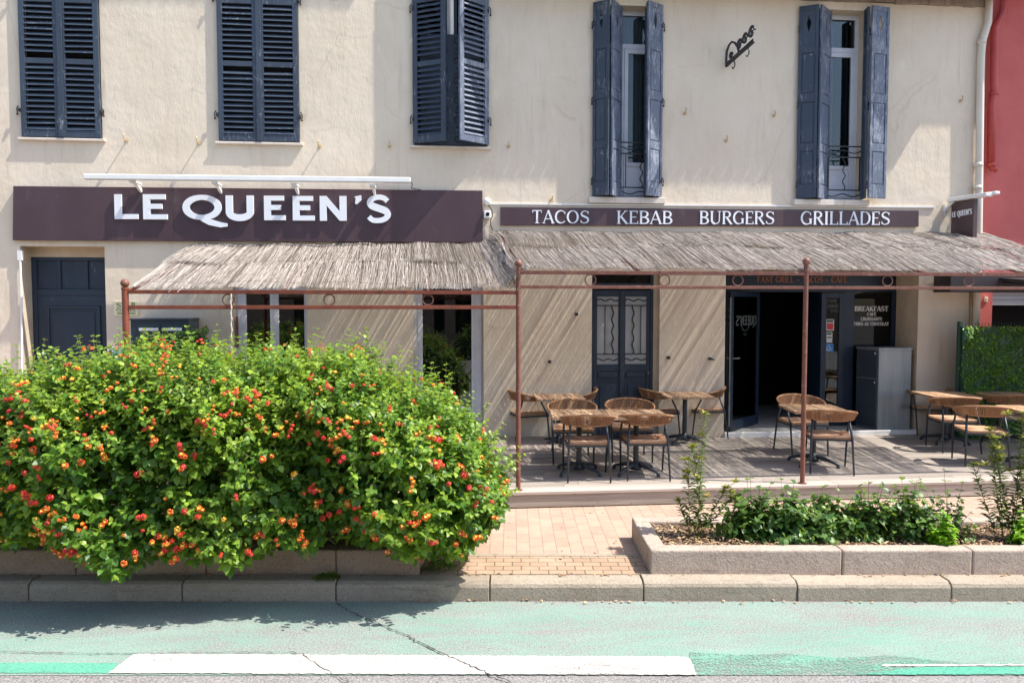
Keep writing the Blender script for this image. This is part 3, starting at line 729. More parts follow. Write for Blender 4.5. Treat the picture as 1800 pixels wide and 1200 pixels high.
def french(nm, leaves, sx0, sx1):
    x0, x1, z0, z1, d = opens[nm]; yb = .2; m = MB(); fw = .06
    ztr = z0 + (z1-z0)*.80
    m.box((x0,yb,z0),(x0+fw,yb+.06,z1)); m.box((x1-fw,yb,z0),(x1,yb+.06,z1)); m.box((x0+fw,yb+.002,z1-.07),(x1-fw,yb+.058,z1)); m.box((x0+fw,yb-.006,ztr),(x1-fw,yb+.062,ztr+.075))
    m.box((x0+fw,yb+.002,z0),(x1-fw,yb+.058,z0+.06)); a = x0+fw+.004; b = x1-fw-.004; c = (a+b)/2
    for (p, q) in ((a, c-.003), (c+.003, b)):
        m.box((p,yb-.012,z0+.062),(p+.06,yb+.04,ztr-.004)); m.box((q-.06,yb-.012,z0+.062),(q,yb+.04,ztr-.004))
        m.box((p+.06,yb-.010,z0+.062),(q-.06,yb+.038,z0+.13)); m.box((p+.06,yb-.010,ztr-.07),(q-.06,yb+.038,ztr-.004)); m.box((p+.06,yb-.010,z0+.52),(q-.06,yb+.038,z0+.58))
        m.box((p+.06,yb+.01,z0+.13),(q-.06,yb+.03,z0+.52))
    win = m.build('french_window', M['white_frame'], B, bevel=.003)
    m = MB(); m.box((a+.05,yb+.012,z0+.575),(b-.05,yb+.016,ztr-.06)); m.build('pane', M['glass'], win); m = MB(); m.box((a,yb+.02,ztr+.07),(b,yb+.024,z1-.06)); m.build('pane', M['glass'], win)
    m = MB(); n = 26
    for i in range(n):                                                       # pleated curtains behind the glass
        xa = a+(b-a)*i/n; xb = a+(b-a)*(i+1)/n; o1 = .015*(i%2); o2 = .015*((i+1)%2)
        if nm == 'E' and i > 17: continue
        m.quad((xa,.32+o1,z0+.1),(xb,.32+o2,z0+.1),(xb,.32+o2,z1),(xa,.32+o1,z1))
    m.build('curtain', M['curtain_dark'], win)
    m = MB(); n = 6; 
    for i in range(n):
        xa = a+.02+.22*i/n; xb = a+.02+.22*(i+1)/n; o1 = .012*(i%2); o2 = .012*((i+1)%2); m.quad((xa,.30+o1,z0+.1),(xb,.30+o2,z0+.1),(xb,.30+o2,z1),(xa,.30+o1,z1))
    m.build('curtain', M['curtain'], win)
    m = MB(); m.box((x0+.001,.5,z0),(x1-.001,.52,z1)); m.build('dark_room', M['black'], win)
    m = MB(); yy = .06; zt = z0+.86; r_ = .009                               # wrought railing
    for z in (zt, zt-.17, z0+.17): m.bar((x0,yy,z),(x1,yy,z), .012, .02)
    for f_ in (.02, .5, .98): m.bar((x0+(x1-x0)*f_,yy,z0+.17),(x0+(x1-x0)*f_,yy,zt-.17), .014, .014)
    for f_ in (.26, .74):
        m.tube([(x0+(x1-x0)*f_+.022*math.sin(t_*.9), yy, z0+.17+(zt-.34-z0)*t_/20) for t_ in range(21)], .009, 6)
    for zc in (zt-.085, z0+.09): m.tube([(x0+(x1-x0)*t_/26, yy, zc+.022*math.sin(t_*.75)) for t_ in range(27)], .009, 6)
    m.build('railing', M['iron'], win)
    for (p, q, mt, lb) in leaves: leaf_between(p, q, z0+.015, z1-z0-.01, win, mt, 'shutter', lb)
    zz = [z0+.25, z0+(z1-z0)*.5, z0+(z1-z0)*.89]; hinges(win, sx0-.012, zz, -1); hinges(win, sx1+.014, zz, 1)
    sill(win, x0-.08, x1+.08, z0, .075, .09)
    return win
def pp(px, y): return (P(px, 180, y).x, y)
x0, x1 = opens['D'][:2]
french('D', [((x0-.01,-.02), pp(1071.5,-.19), 'shutter', None), (pp(1073.5,-.185), pp(1090,.10), 'shutter_worn', 'worn folding shutter leaf with bleached foot'),
             (pp(1136.5,-.19), (x1+.01,-.02), 'shutter_worn', None), (pp(1135,-.16), pp(1132.5,.10), 'shutter', None)], x0, x1)
x0, x1 = opens['E'][:2]
french('E', [((x0-.03,-.02), pp(1437,-.15), 'shutter', None), (pp(1438.5,-.145), pp(1456,.12), 'shutter_worn', 'bleached folding shutter leaf'),
             (pp(1528,-.18), pp(1558,-.12), 'shutter_worn', 'bleached folding shutter leaf'), (pp(1519,-.01), pp(1526,-.16), 'shutter', None)], x0, x1)
# ---- entrance doors on the ground floor
x0, x1, z0, z1, d = opens['door']; yb = .27; m = MB()
zt = P(120, 452, .28).z; zm = P(120, 512, .28).z; xa = x0+.0; xb = x1
m.box((xa,yb,z0),(xa+.07,yb+.05,zt)); m.box((xb-.07,yb,z0),(xb,yb+.05,zt)); m.box((xa+.07,yb+.002,zt-.05),(xb-.07,yb+.048,zt)); m.box((xa+.07,yb+.002,zm-.06),(xb-.07,yb+.048,zm+.03))
for i in (1, 2): m.box((xa+(xb-xa)*i/3-.022,yb+.004,zm+.03),(xa+(xb-xa)*i/3+.022,yb+.046,zt-.05))
m.box((xa+.07,yb+.03,zm+.03),(xb-.07,yb+.04,zt-.05)); m.box((xa+.07,yb+.012,z0),(xb-.07,yb+.04,zm-.06))
pa, pb, pz0, pz1 = xa+.2, xb-.2, .45, zm-.22
for (p, q) in (((pa,pz0),(pb,pz0+.035)),((pa,pz1-.035),(pb,pz1)),((pa,pz0+.035),(pa+.035,pz1-.035)),((pb-.035,pz0+.035),(pb,pz1-.035))): m.box((p[0],yb-.008,p[1]),(q[0],yb+.012,q[1]))
m.box((pa+.08,yb+.002,pz0+.08),(pb-.08,yb+.0125,pz1-.08))
dr = m.build('door', M['door_blue'], B, bevel=.005); tag(dr, 'blue panelled street door under three blind lights')
m = MB(); m.box((xa,yb,zt),(xb,yb+.03,z1)); m.build('lintel', M['reveal'], dr)
m = MB(); m.sphere((xb-.12, yb-.04, 1.0), .028); m.build('handle', M['iron'], dr)
def glazed(nm, l, lab, name='window'):
    x0, x1, z0, z1, d = opens[nm]; yb = .05; m = MB(); mm = MB()
    return
# G1: two-light glazed window door, G2: single glazed door
x0, x1, z0, z1, d = opens['g1']; yb = .05; m = MB()
def pxx(px, py, y): return P(px, py, y).x
c1, c2 = pxx(475,570,yb), pxx(490,570,yb); a1, b1 = pxx(433,570,yb), pxx(535,570,yb)
m.box((pxx(418,570,yb),yb,z0),(a1,yb+.06,z1)); m.box((c1,yb,z0),(c2,yb+.06,z1)); m.box((b1,yb,z0),(x1,yb+.06,z1)); m.box((x0,yb+.01,z0),(pxx(418,570,yb),yb+.055,z1))
m.box((a1,yb+.003,z0),(c1,yb+.057,z0+.5)); m.box((c2,yb+.003,z0),(b1,yb+.057,z0+.5)); m.box((a1,yb+.003,z1-.08),(c1,yb+.057,z1)); m.box((c2,yb+.003,z1-.08),(b1,yb+.057,z1))
m.box(((c1+c2)/2-.006,yb-.008,z0),((c1+c2)/2+.006,yb,z1))
wn = m.build('glazed_window', M['white_frame'], B, bevel=.004); tag(wn, 'pale two-light glazed window behind the flowering hedge')
m = MB(); m.box((a1,yb+.03,z0+.5),(c1,yb+.036,z1-.08)); m.build('pane', M['glass_mirror'], wn); m = MB(); m.box((c2,yb+.03,z0+.5),(b1,yb+.036,z1-.08)); m.build('pane', M['glass_mirror'], wn)
x0, x1, z0, z1, d = opens['g2']; a1, b1 = pxx(743,620,yb), pxx(829,620,yb); zb = P(800, 715, yb).z; m = MB()
m.box((x0,yb,z0),(a1,yb+.06,z1)); m.box((b1,yb,z0),(x1-.03,yb+.06,z1)); m.box((x1-.03,yb+.02,z0),(x1,yb+.055,z1)); m.box((a1,yb+.003,z0),(b1,yb+.057,zb)); m.box((a1,yb+.003,z1-.06),(b1,yb+.057,z1))
m.box((a1+.07,yb-.006,z0+.2),(b1-.07,yb+.002,zb-.12)); m.box((b1+.045,yb-.008,z0),(b1+.057,yb-.001,z1)); m.box((x0+.06,yb-.008,z0),(x0+.07,yb-.001,z1))
wn = m.build('glazed_door', M['white_frame'], B, bevel=.004); tag(wn, 'pale glazed shop door right of the hedge')
m = MB(); m.box((a1,yb+.03,zb),(b1,yb+.036,z1-.06)); m.build('pane', M['glass_mirror'], wn)
# G3: blue door with ironwork
x0, x1, z0, z1, d = opens['g3']; yb = .10; m = MB(); x1 = pxx(1148,620,yb); zt = P(1095,510,yb).z; zs_ = P(1095,500,yb).z
rv2 = MB(); rv2.box((x1,yb-.0,z0),(opens['g3'][1]-.001,yb+.06,z1)); rv2.build('door_jamb', M['reveal'], B)
m.box((x0,yb,z0),(x0+.05,yb+.06,z1)); m.box((x1-.05,yb,z0),(x1,yb+.06,z1)); m.box((x0+.05,yb+.002,z1-.04),(x1-.05,yb+.058,z1)); m.box((x0+.05,yb+.002,zs_-.03),(x1-.05,yb+.058,zs_+.02))
dp = P(1095,640,yb).z; zg1 = zt-.11; cx = (x0+x1)/2
for (p, q) in ((x0+.054, cx-.002), (cx+.002, x1-.054)):
    m.box((p,yb+.008,z0+.01),(p+.055,yb+.05,zt)); m.box((q-.05,yb+.008,z0+.01),(q,yb+.05,zt)); m.box((p+.055,yb+.010,zt-.1),(q-.05,yb+.048,zt)); m.box((p+.055,yb+.010,dp-.1),(q-.05,yb+.048,dp))
    m.box((p+.055,yb+.018,z0+.01),(q-.05,yb+.045,dp-.1)); m.box((p+.1,yb+.010,z0+.15),(q-.09,yb+.019,dp-.32)); m.box((p+.07,yb-.004,dp-.2),(q-.07,yb+.019,dp-.13))
m.box((cx-.03,yb-.006,z0+.01),(cx+.03,yb+.0075,zt))
dr = m.build('door', M['door_blue'], B, bevel=.004); tag(dr, 'blue double door with wavy ironwork over frosted glass')
m = MB(); m.box((x0+.08,yb+.03,dp),(x1-.08,yb+.034,zt-.08)); m.build('pane', M['frosted'], dr)
m = MB(); m.box((x0+.05,yb+.03,zs_+.02),(x1-.05,yb+.034,z1-.04)); m.build('transom_pane', M['glass_dark'], dr)
m = MB(); gy = yb+.004
for (p, q) in ((x0+.11, cx-.055), (cx+.055, x1-.105)):
    za, zb_ = dp+.16, zt-.24
    for z in (za, zb_): m.bar((p-.01,gy,z),(q+.01,gy,z), .012, .016)
    for i, f_ in enumerate((.0, .36, .72, 1.0)):
        x = p+(q-p)*f_
        if (f_ in (.72,) and p < cx-.2) or (f_ == .36 and p > cx-.2): m.tube([(x+.015*math.sin(t_*1.1), gy, za+(zb_-za)*t_/22) for t_ in range(23)], .011, 6)
        elif f_ in (.36, .72): m.bar((x,gy,za),(x,gy,zb_), .012, .014)
    m.tube([(p+(q-p)*t_/16, gy, zt-.155+.016*math.sin(t_*.8)) for t_ in range(17)], .009, 6); m.tube([(p+(q-p)*t_/16, gy, dp+.075+.016*math.sin(t_*.8+1)) for t_ in range(17)], .009, 6)
m.build('grille', M['iron'], dr)
m = MB(); m.sphere((x1-.08,yb-.02,P(1140,655,yb).z), .018); m.build('handle', M['brushed'], dr)
# ---- recessed shop entrance
x0, x1, z0, z1, d = opens['shop']; yb = .58
m = MB(); m.box((x0,-.05,-.15),(x1,.02,.075)); m.build('threshold', M['white_metal'], B, bevel=.006)
m = MB(); m.box((x0,.02,-.15),(x1,3.5,.06)); m.build('porch_floor', M['floor'], B)
zh0 = P(1400, 513, yb).z; zh1 = z1
xg0 = pxx(1330,620,yb); xg1 = pxx(1442,620,yb); xg2 = pxx(1482,620,yb); xg3 = pxx(1500,620,yb); xe = x1-.0
zf = .06
m = MB()
m.box((x0,yb,zh0),(x1,yb+.06,zh0+.03)); m.box((x0,yb,zh1-.03),(x1,yb+.06,zh1)); m.box((x0,yb+.02,zh0+.03),(x1,yb+.05,zh1-.03))
m.box((xg2,yb+.001,zf),(xg3,yb+.06,zh0)); m.box((pxx(1566,620,yb),yb+.001,zf),(xe,yb+.06,zh0)); m.box((xg3,yb+.003,zf),(pxx(1566,620,yb),yb+.056,zf+.08)); m.box((x0,yb+.001,zf),(x0+.05,yb+.06,zh0)); m.box((x0+.25,yb+.001,zf),(x0+.29,yb+.06,zh0))
sf_ = m.build('shopfront', M['alu_navy'], B, bevel=.003); tag(sf_, 'dark navy aluminium shopfront in the recessed entrance')
m = MB(); m.box((xg3,yb+.03,zf+.08),(pxx(1566,620,yb),yb+.034,zh0)); m.build('pane', M['glass_dark'], sf_); m = MB(); m.box((x0+.05,yb+.03,zf),(x0+.25,yb+.034,zh0)); m.build('pane', M['glass_dark'], sf_)
for tx, p0, p1 in (('FAST GRILL', 1331, 1395), ('-', 1400, 1406), ('TACOS', 1410, 1446), ('-', 1450, 1456), ('CAFÉ', 1461, 1489)):
    m = MB(); text_px(m, tx, p0, p1, 496.5, 496.5, 486, yb+.02, depth=.006, T=.2, t=.08, gap=.08); m.build('header_lettering', M['letter_orange'], sf_)
m = MB(); yv = yb+.03

for tx, p0, p1, y0_, y1_, T_, t_, mt in (('BREAKFAST',1502,1561,547,538,.24,.1,'letter_dim'),('CAFÉ',1524,1540,555,549.5,.24,.12,'letter_dim'),('CROISSANTS',1513,1550,563.5,557.5,.24,.12,'letter_dim'),('PAINS AU CHOCOLAT',1500,1562,572,566,.24,.12,'letter_dim'),
                         ('LLADES',1273,1288,547,541,.24,.12,'letter_ghost'),('ACOS',1273,1288,560,553,.24,.12,'letter_ghost'),('RGERS',1273,1288,572,566,.24,.12,'letter_ghost')):
    m = MB(); text_px(m, tx, p0, p1, y0_, y0_, y1_, yv, T=T_, t=t_, gap=.06 if p0 > 1400 else .02); m.build('lettering', M[mt], sf_)
# open door leaf: hinge at xg0, swung towards the street
def door_leaf(name, p, q, z0, z1, sw=.075, t=.045, lab=None, mid=None):
    p = Vector((*p, 0)); q = Vector((*q, 0)); d_ = q-p; L = d_.length; m = MB(); T_ = Matrix.Translation(p) @ Matrix.Rotation(math.atan2(d_.y, d_.x), 4, 'Z'); m.M = T_
    m.box((0,0,z0),(sw,t,z1)); m.box((L-sw,0,z0),(L,t,z1)); m.box((sw,.002,z1-sw),(L-sw,t-.002,z1)); m.box((sw,.002,z0),(L-sw,t-.002,z0+.16))
    o = m.build(name, M['alu_navy'], B, bevel=.004); tag(o, lab); g_ = MB(); g_.M = T_; g_.box((sw,t/2-.003,z0+.16),(L-sw,t/2+.003,z1-sw)); g_.build('pane', M['glass'], o)
    return o, T_, L
ph = G(1333, 745, .06); pf = G(1284, 759.5, .06)
dl, T1, L1 = door_leaf('door', (pf.x, pf.y), (ph.x, ph.y), .075, zh0-.01, lab='open navy glass door leaf swung out to the street')
m = MB(); m.M = T1; zH = P(1285,630,pf.y).z
m.tube([(.035,-.01,zH),(.035,-.06,zH),(.16,-.065,zH+.0)], .011, 8); m.tube([(.035,.05,zH),(.035,.10,zH),(.16,.105,zH)], .011, 8); m.build('handle', M['brushed'], dl)
m = MB(); m.M = T1; m.box((-.004,.01,.15),(-.001,.035,zh0-.1)); m.build('edge_seal', M['brushed'], dl)
m = MB(); o_ = T1 @ Vector((L1*.5,-.0,0)); ux = (T1.to_3x3() @ Vector((1,0,0))); zc = P(1310,566,pf.y).z
Ot = T1 @ Vector((L1-.12, .016, zc-.06)); draw_text(m, "QUEEN'S", Ot, -ux*1.0, (0,0,1), T1.to_3x3() @ Vector((0,-1,0)), T=.2, t=.14, serif=False, width=L1-.3, height=.16, depth=.003)
for rr in (.17,): m.tube([T1 @ Vector((L1*.5+rr*1.05*math.cos(R(a)), .016, zc+.02+rr*math.sin(R(a)))) for a in range(200,345,12)], .006, 5)
m.tube([T1 @ Vector((L1*.5+.05*math.cos(R(a)), .016, zc-.19+.03*math.sin(R(a)))) for a in range(180,361,20)], .006, 5)
m.build('logo', M['letter_ghost'], dl)
dr2, T2, L2 = door_leaf('door', (xg1, yb-.01), (xg2, yb-.02), .075, zh0-.01, sw=.09, lab='closed narrow glass door leaf with stickers')
m = MB(); m.box((xg1+.0,yb+.06,.075),(xg1+.03,yb+.5,zh0-.01)); m.build('hinge_post', M['alu_navy'], dr2)
def sticker(parent, name, mat, px0, py0, px1, py1, y, deco=None):
    a = P(px0, py1, y); b = P(px1, py0, y); m = MB(); m.box((a.x, y-.004, a.z), (b.x, y-.001, b.z)); return m.build(name, M[mat], parent)
ys = yb-.0; 
sticker(dr2, 'sticker', 'paper', 1452,561,1466,581,ys); sticker(dr2, 'sticker', 'ink', 1453.5,562.5,1464.5,566,ys-.004); sticker(dr2, 'sticker', 'red_sticker', 1453.5,568,1464.5,579,ys-.004)
sticker(dr2, 'sticker', 'paper', 1452.5,583.5,1463,602,ys); sticker(dr2, 'sticker', 'green_metal', 1454,585,1461.5,588,ys-.004); sticker(dr2, 'sticker', 'ink', 1454,592,1461.5,594,ys-.004)
sticker(dr2, 'sticker', 'blue_sticker', 1451.5,604,1465,618,ys)
m = MB(); c = P(1458, 611, ys-.005); s_ = .009
m.tube([c+Vector((-.01,0,.035)), c+Vector((-.008,0,.0)), c+Vector((.02,0,0)), c+Vector((.03,0,-.035))], .006, 5); m.sphere(c+Vector((-.012,0,.048)), .010, 8, 6)
m.tube([c+Vector((-.018+.032*math.cos(R(a)),0,-.018+.030*math.sin(R(a)))) for a in range(120,345,20)], .005, 5); m.build('wheelchair_symbol', M['paper'], dr2)
m = MB(); yv2 = yb-.0

for tx, p0, p1, y0_, y1_ in (('A VOTRE',1453,1470,531,526.5),('SERVICE',1453,1478,541,535),('MENU',1458,1474,548,544)):
    m = MB(); text_px(m, tx, p0, p1, y0_, y0_, y1_, yv2, T=.2, t=.14, serif=False); m.build('lettering', M['letter_ghost'], dr2)
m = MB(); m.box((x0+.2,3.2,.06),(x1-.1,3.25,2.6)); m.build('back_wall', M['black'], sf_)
# drainpipe of the beige house
m = MB(); yp = -.07
p0 = P(1740,-40,yp); p1 = P(1737,40,yp); p2 = P(1727,72,yp); p3 = P(1720,420,yp); p4 = P(1716,560,yp)
m.tube([p0,p1,p1.lerp(p2,.5),p2,(p2.x-.02,yp,p2.z-.3),p3,(p3.x,yp,.0)], .055, 12)
for z in (p2.z-.02, P(1724,290,yp).z, P(1722,330,yp).z): m.tube([(p2.x-.01,yp,z-.03),(p2.x-.01,yp,z+.03)], .066, 12)
m.build('drain_pipe', M['pipe'], B, smooth=True)
m = MB(); q = P(1708,500,-.03)
m.tube([(q.x,-.03,q.z),(q.x+.01,-.03,1.6),(q.x,-.03,1.2),(q.x-.005,-.03,.3)], .018, 8); m.build('gas_pipe', M['pipe_rust'], B, smooth=True)
m = MB(); q0 = P(35,455,-.04); q1 = P(43,560,-.04); q2 = P(50,640,-.04)
m.tube([(q0.x,-.035,q0.z),(q0.x+.0,-.035,q1.z+.2),(q1.x-.08,-.035,.3)], .016, 8); m.box((q0.x-.03,-.05,q0.z-.02),(q0.x+.03,-.0,q0.z+.12)); m.build('conduit', M['white_metal'], B)
# white cable trunking above the small sign
m = MB(); a = P(852,358.5); b = P(1642,364.5); m.bar((a.x,-.012,a.z),(b.x,-.012,b.z), .022, .022); m.build('cable_trunking', M['white_metal'], B)

# ---------------------------------------------------------------- neighbouring red building
RB = thing('red_building', 'red rendered neighbouring building beyond the cream drainpipe', 'building', (XR+3, .3, ZP))
yr = .32; XR2 = XR + 9; m = MB()
wx0 = P(1744,540,yr).x; wz1 = P(1780,511,yr).z; wz0 = 0.7; wx1 = wx0+3.0
for a, b, c, d_ in ((XR,XR2,wz1,ZE+2.0),(XR,wx0,ZP-.1,wz1),(wx1,XR2,ZP-.1,wz1),(wx0,wx1,ZP-.1,wz0)): m.quad((a,yr,c),(b,yr,c),(b,yr,d_),(a,yr,d_))
m.quad((wx0,yr,wz0),(wx0,yr+.2,wz0),(wx0,yr+.2,wz1),(wx0,yr,wz1)); m.quad((wx0,yr,wz1),(wx0,yr+.2,wz1),(wx1,yr+.2,wz1),(wx1,yr,wz1)); m.quad((XR2,yr,-.2),(XR2,9,-.2),(XR2,9,ZE+2.0),(XR2,yr,ZE+2.0))
m.quad((XR,9,-.2),(XR,yr,-.2),(XR,yr,ZE+2.0),(XR,9,ZE+2.0)); m.quad((XR,yr,ZE+2.0),(XR2,yr,ZE+2.0),(XR2,9,ZE+2.0),(XR,9,ZE+2.0))
m.build('wall', M['red_wall'], RB)
m = MB(); m.add([(XR+.12,-.42,ZE+.50),(XR2,-.42,ZE+.50),(XR2,9,ZE+2.7),(XR+.12,9,ZE+2.7),(XR+.12,-.42,ZE+.6),(XR2,-.42,ZE+.6),(XR2,9,ZE+2.8),(XR+.12,9,ZE+2.8)],[(0,3,2,1),(4,5,6,7),(0,1,5,4),(1,2,6,5),(2,3,7,6),(3,0,4,7)]); m.build('roof', M['tile'], RB)
m = MB(); m.box((wx0,yr+.14,wz0),(wx1,yr+.2,wz1)); wn = m.build('window', M['black'], RB)
m = MB(); zr = P(1780,533,yr+.1).z; z = wz1; 
while z > zr: m.box((wx0+.01,yr+.05,max(z-.075,zr)),(wx1-.01,yr+.075-.008*(int(z*100)%2),z-.006)); z -= .075
m.box((wx0+.01,yr+.04,zr-.03),(wx1-.01,yr+.08,zr)); m.build('roller_shutter', M['roller'], wn)
m = MB(); a = [P(1768,-60,yr-.1), P(1764,20,yr-.1), P(1749,50,yr-.1), P(1748,95,yr-.1), P(1747,165,yr-.1), P(1743,185,yr-.1), P(1742,290,yr-.1)]
m.tube(a, .06, 12); m.tube([a[-1]+Vector((.0,0,.01)), a[-1]+Vector((.03,0,-.06)), a[-1]+Vector((.09,-.02,-.08))], .05, 10)
for pt in (a[4], a[-1]): m.tube([pt+Vector((0,0,-.03)), pt+Vector((0,0,.03))], .072, 12)
m.build('drain_pipe', M['red_pipe'], RB, smooth=True)
m = MB(); c = P(1734,525,yr-.02); m.box((c.x-.03,yr-.02,c.z-.05),(c.x+.03,yr,c.z+.04)); m.sphere((c.x,yr-.03,c.z), .014); m.build('doorbell', M['pipe'], RB)
a = P(1671,481,-.42); b = P(1671,513,-.42); zt_ = a.z
aw = thing('awning', 'long black awning cassette under the right end of the reed roof', 'awning', (a.x+1,-.2,b.z))
m = MB(); m.box((a.x,-.42,b.z),(a.x+5,-.02,zt_)); m.build('cassette', M['beam'], aw, bevel=.01)
x0 = 8.75; m = MB(); m.add([(x0,-.40,zt_-.06),(x0+4.2,-.40,zt_-.06),(x0+4.2,-2.9,zt_-.30),(x0,-2.9,zt_-.30)]+[(x0,-.40,zt_-.075),(x0+4.2,-.40,zt_-.075),(x0+4.2,-2.9,zt_-.315),(x0,-2.9,zt_-.315)],[(3,2,1,0),(4,5,6,7),(0,1,5,4),(1,2,6,5),(2,3,7,6),(3,0,4,7)]); m.build('added_shade_fabric', M['beam'], aw)  # unrolled awning sheet is assumed, added to shade the deck's right end
m = MB(); m.bar((x0-.05,-2.92,zt_-.31),(x0+4.2,-2.92,zt_-.31),.06,.06); m.build('added_front_bar', M['beam'], aw)
for xx in (x0+.1, x0+4.0): m = MB(); m.bar((xx,-.4,zt_-.13),(xx,-2.9,zt_-.36),.04,.03); m.build('added_folding_arm', M['leg'], aw)
# ---------------------------------------------------------------- signs
a, b, c, d_ = P(22,422,-.07), P(849,426,-.07), P(848,335,-.07), P(23,327,-.07)
S1 = thing('sign_board', "wide aubergine sign with raised white letters LE QUEEN'S", 'sign', ((a.x+b.x)/2, -.035, a.z))
m = MB(); m.slab([a, b, c, d_], .065); m.build('panel', M['sign'], S1, bevel=.004)
m = MB()
for px in (306, 587, 730): 
    q0 = P(px, 424, -.0705); q1 = P(px, 330, -.0705); m.box((q0.x-.0015,-.0712,q0.z),(q0.x+.0015,-.0702,q1.z))
    for q in (P(px+3,341,-.0715), P(px+3,371,-.0715)): m.sphere((q.x,-.0715,q.z), .006, 8, 5, (1,.4,1))
m.build('seam', M['iron'], S1)
for ch, p0, p1, yb_, yt in (('L',199,246,385.5,342),('E',249,297,386,342),('Q',322,391,387,343),('U',395,450,387.5,344),('E',462,504,387.5,344.5),('E',512,555,388,345),('N',561,612,388.5,345),("'",623,637,388.5,345),('S',643,688,390,345)):
    m = MB(); text_px(m, ch, p0, p1, yb_, yb_, yt, -.085, depth=.03, T=.275, t=.20, serif=False)
    m.build('letter', M['letter'], S1)
a, b, c, d_ = P(880,396,-.05), P(1615,398.5,-.05), P(1615,370,-.05), P(880,364,-.05)
S2 = thing('sign_board', 'long narrow aubergine sign reading TACOS KEBAB BURGERS GRILLADES', 'sign', ((a.x+b.x)/2, -.025, a.z))
m = MB(); m.slab([a, b, c, d_], .045); m.build('panel', M['sign'], S2, bevel=.003)
for tx, p0, p1, y0, y1, yt in (('TACOS',935,1036,392.5,393,369.5),('KEBAB',1084,1182,393.5,394,370.5),('BURGERS',1229,1361,394,394.5,371),('GRILLADES',1407,1564,395,395.5,371.5)):
    m = MB(); text_px(m, tx, p0, p1, y0, y1, yt, -.052, depth=.008, T=.15, t=.06); m.build('lettering', M['letter'], S2)
# projecting sign
a = P(1671,411,-.06); xs_ = a.x; yn = -.56; zt0 = P(1671,350,-.06).z; 
S3 = thing('projecting_sign', "small square aubergine sign LE QUEEN'S standing out from the wall", 'sign', (xs_, -.3, a.z-.1))
m = MB(); m.box((xs_,yn,a.z-.12),(xs_+.07,-.06,zt0)); m.build('panel', M['sign'], S3, bevel=.004)
m = MB(); zl = P(1673,382,-.1).z; draw_text(m, "LE QUEEN'S", (xs_,-.09,zl), (0,-1,0), (0,0,1), (-1,0,0), T=.2, t=.15, serif=False, width=.44, height=.085, depth=.004); m.build('lettering', M['letter'], S3)
m = MB(); m.bar((xs_+.035,-.06,zt0-.1),(xs_+.035,0,zt0-.1),.03,.03); m.bar((xs_+.035,-.06,a.z),(xs_+.035,0,a.z),.03,.03); m.build('bracket', M['iron'], S3)
L3 = thing('floodlight', 'white floodlight arm above the small projecting sign', 'lamp', (xs_, -.2, zt0))
m = MB(); zl = P(1655,352,-.08).z; m.bar((xs_-.05,-.1,zl),(xs_+.02,-.86,zl-.02),.13,.06); m.bar((xs_+.10,-.5,zl+.01),(xs_+.12,-.9,zl+.0),.09,.05); m.build('lamp_head', M['white_metal'], L3, bevel=.012)
m = MB(); m.tube([(xs_-.06,-.02,zl-.12),(xs_-.07,-.12,zl-.08),(xs_-.04,-.16,zl-.03)], .02, 8); m.tube([(xs_-.06,-.02,zl-.12),(xs_-.12,-.05,zl-.22),(xs_-.02,-.06,zl-.25),(xs_+.02,-.07,zl-.2)], .008, 6); m.box((xs_-.1,-.05,zl-.16),(xs_-.02,0,zl-.06)); m.build('bracket', M['white_metal'], L3)
# lamp bar over the big sign
a = P(148,311,-.36); b = P(722,317,-.36)
L1_ = thing('sign_lamp', "long white lamp bar above the big LE QUEEN'S sign", 'lamp', ((a.x+b.x)/2, -.2, a.z))
m = MB(); m.bar(a, b, .09, .075); m.build('lamp_bar', M['white_metal'], L1_, bevel=.012)
for px in (237, 380, 518, 655):
    m = MB(); q = P(px, 324, -.25); m.box((q.x-.04,-.36,a.z-.06),(q.x+.04,-.1,a.z-.035)); m.add([(q.x-.02,-.30,a.z-.05),(q.x+.03,-.30,a.z-.05),(q.x+.03,-.06,a.z-.17),(q.x-.0,-.06,a.z-.17),(q.x-.02,-.22,a.z-.05),(q.x+.03,-.22,a.z-.05),(q.x+.03,-.0,a.z-.14),(q.x-.0,-.0,a.z-.14)],[(0,1,2,3),(4,7,6,5),(0,4,5,1),(1,5,6,2),(2,6,7,3),(3,7,4,0)])
    m.build('bracket', M['white_metal'], L1_)
# junction box with cable
m = MB(); q = P(856,354,-.04); m.sphere((q.x,-.05,q.z), .055, 14, 9, (1,.8,1)); jb = m.build('lamp_globe', M['white_metal'], None, smooth=True, loc=(q.x,-.03,q.z))
tag(jb, 'small round white fitting beside the end of the big sign', 'light fitting')
cm = thing('security_camera', 'small white box camera on the wall between the two long signs', 'camera', (P(857,377).x,-.03,P(857,377).z))
m = MB(); q = P(857,377,-.08); m.box((q.x-.055,-.11,q.z-.055),(q.x+.045,0,q.z+.055)); m.build('housing', M['white_metal'], cm, bevel=.01)
m = MB(); m.sphere((q.x,-.115,q.z), .03, 12, 8, (1,.6,1)); m.build('lens', M['glass_dark'], cm)
m = MB(); q = P(853,360,-.03); q2 = P(866,405,-.03); m.tube([(q.x,-.03,q.z+.1),(q.x+.02,-.03,q.z+.02),(q.x+.1,-.05,q.z-.08),(q.x+.11,-.05,q.z-.17),(q.x+.08,-.03,q.z-.22),(q2.x-.03,-.03,q2.z+.08),(q2.x,-.03,q2.z)], .007, 6)
cb = m.build('cable', M['iron'], None, loc=(q.x,0,q.z)); tag(cb, 'thin dark cable hanging beside the wall camera', 'cable')
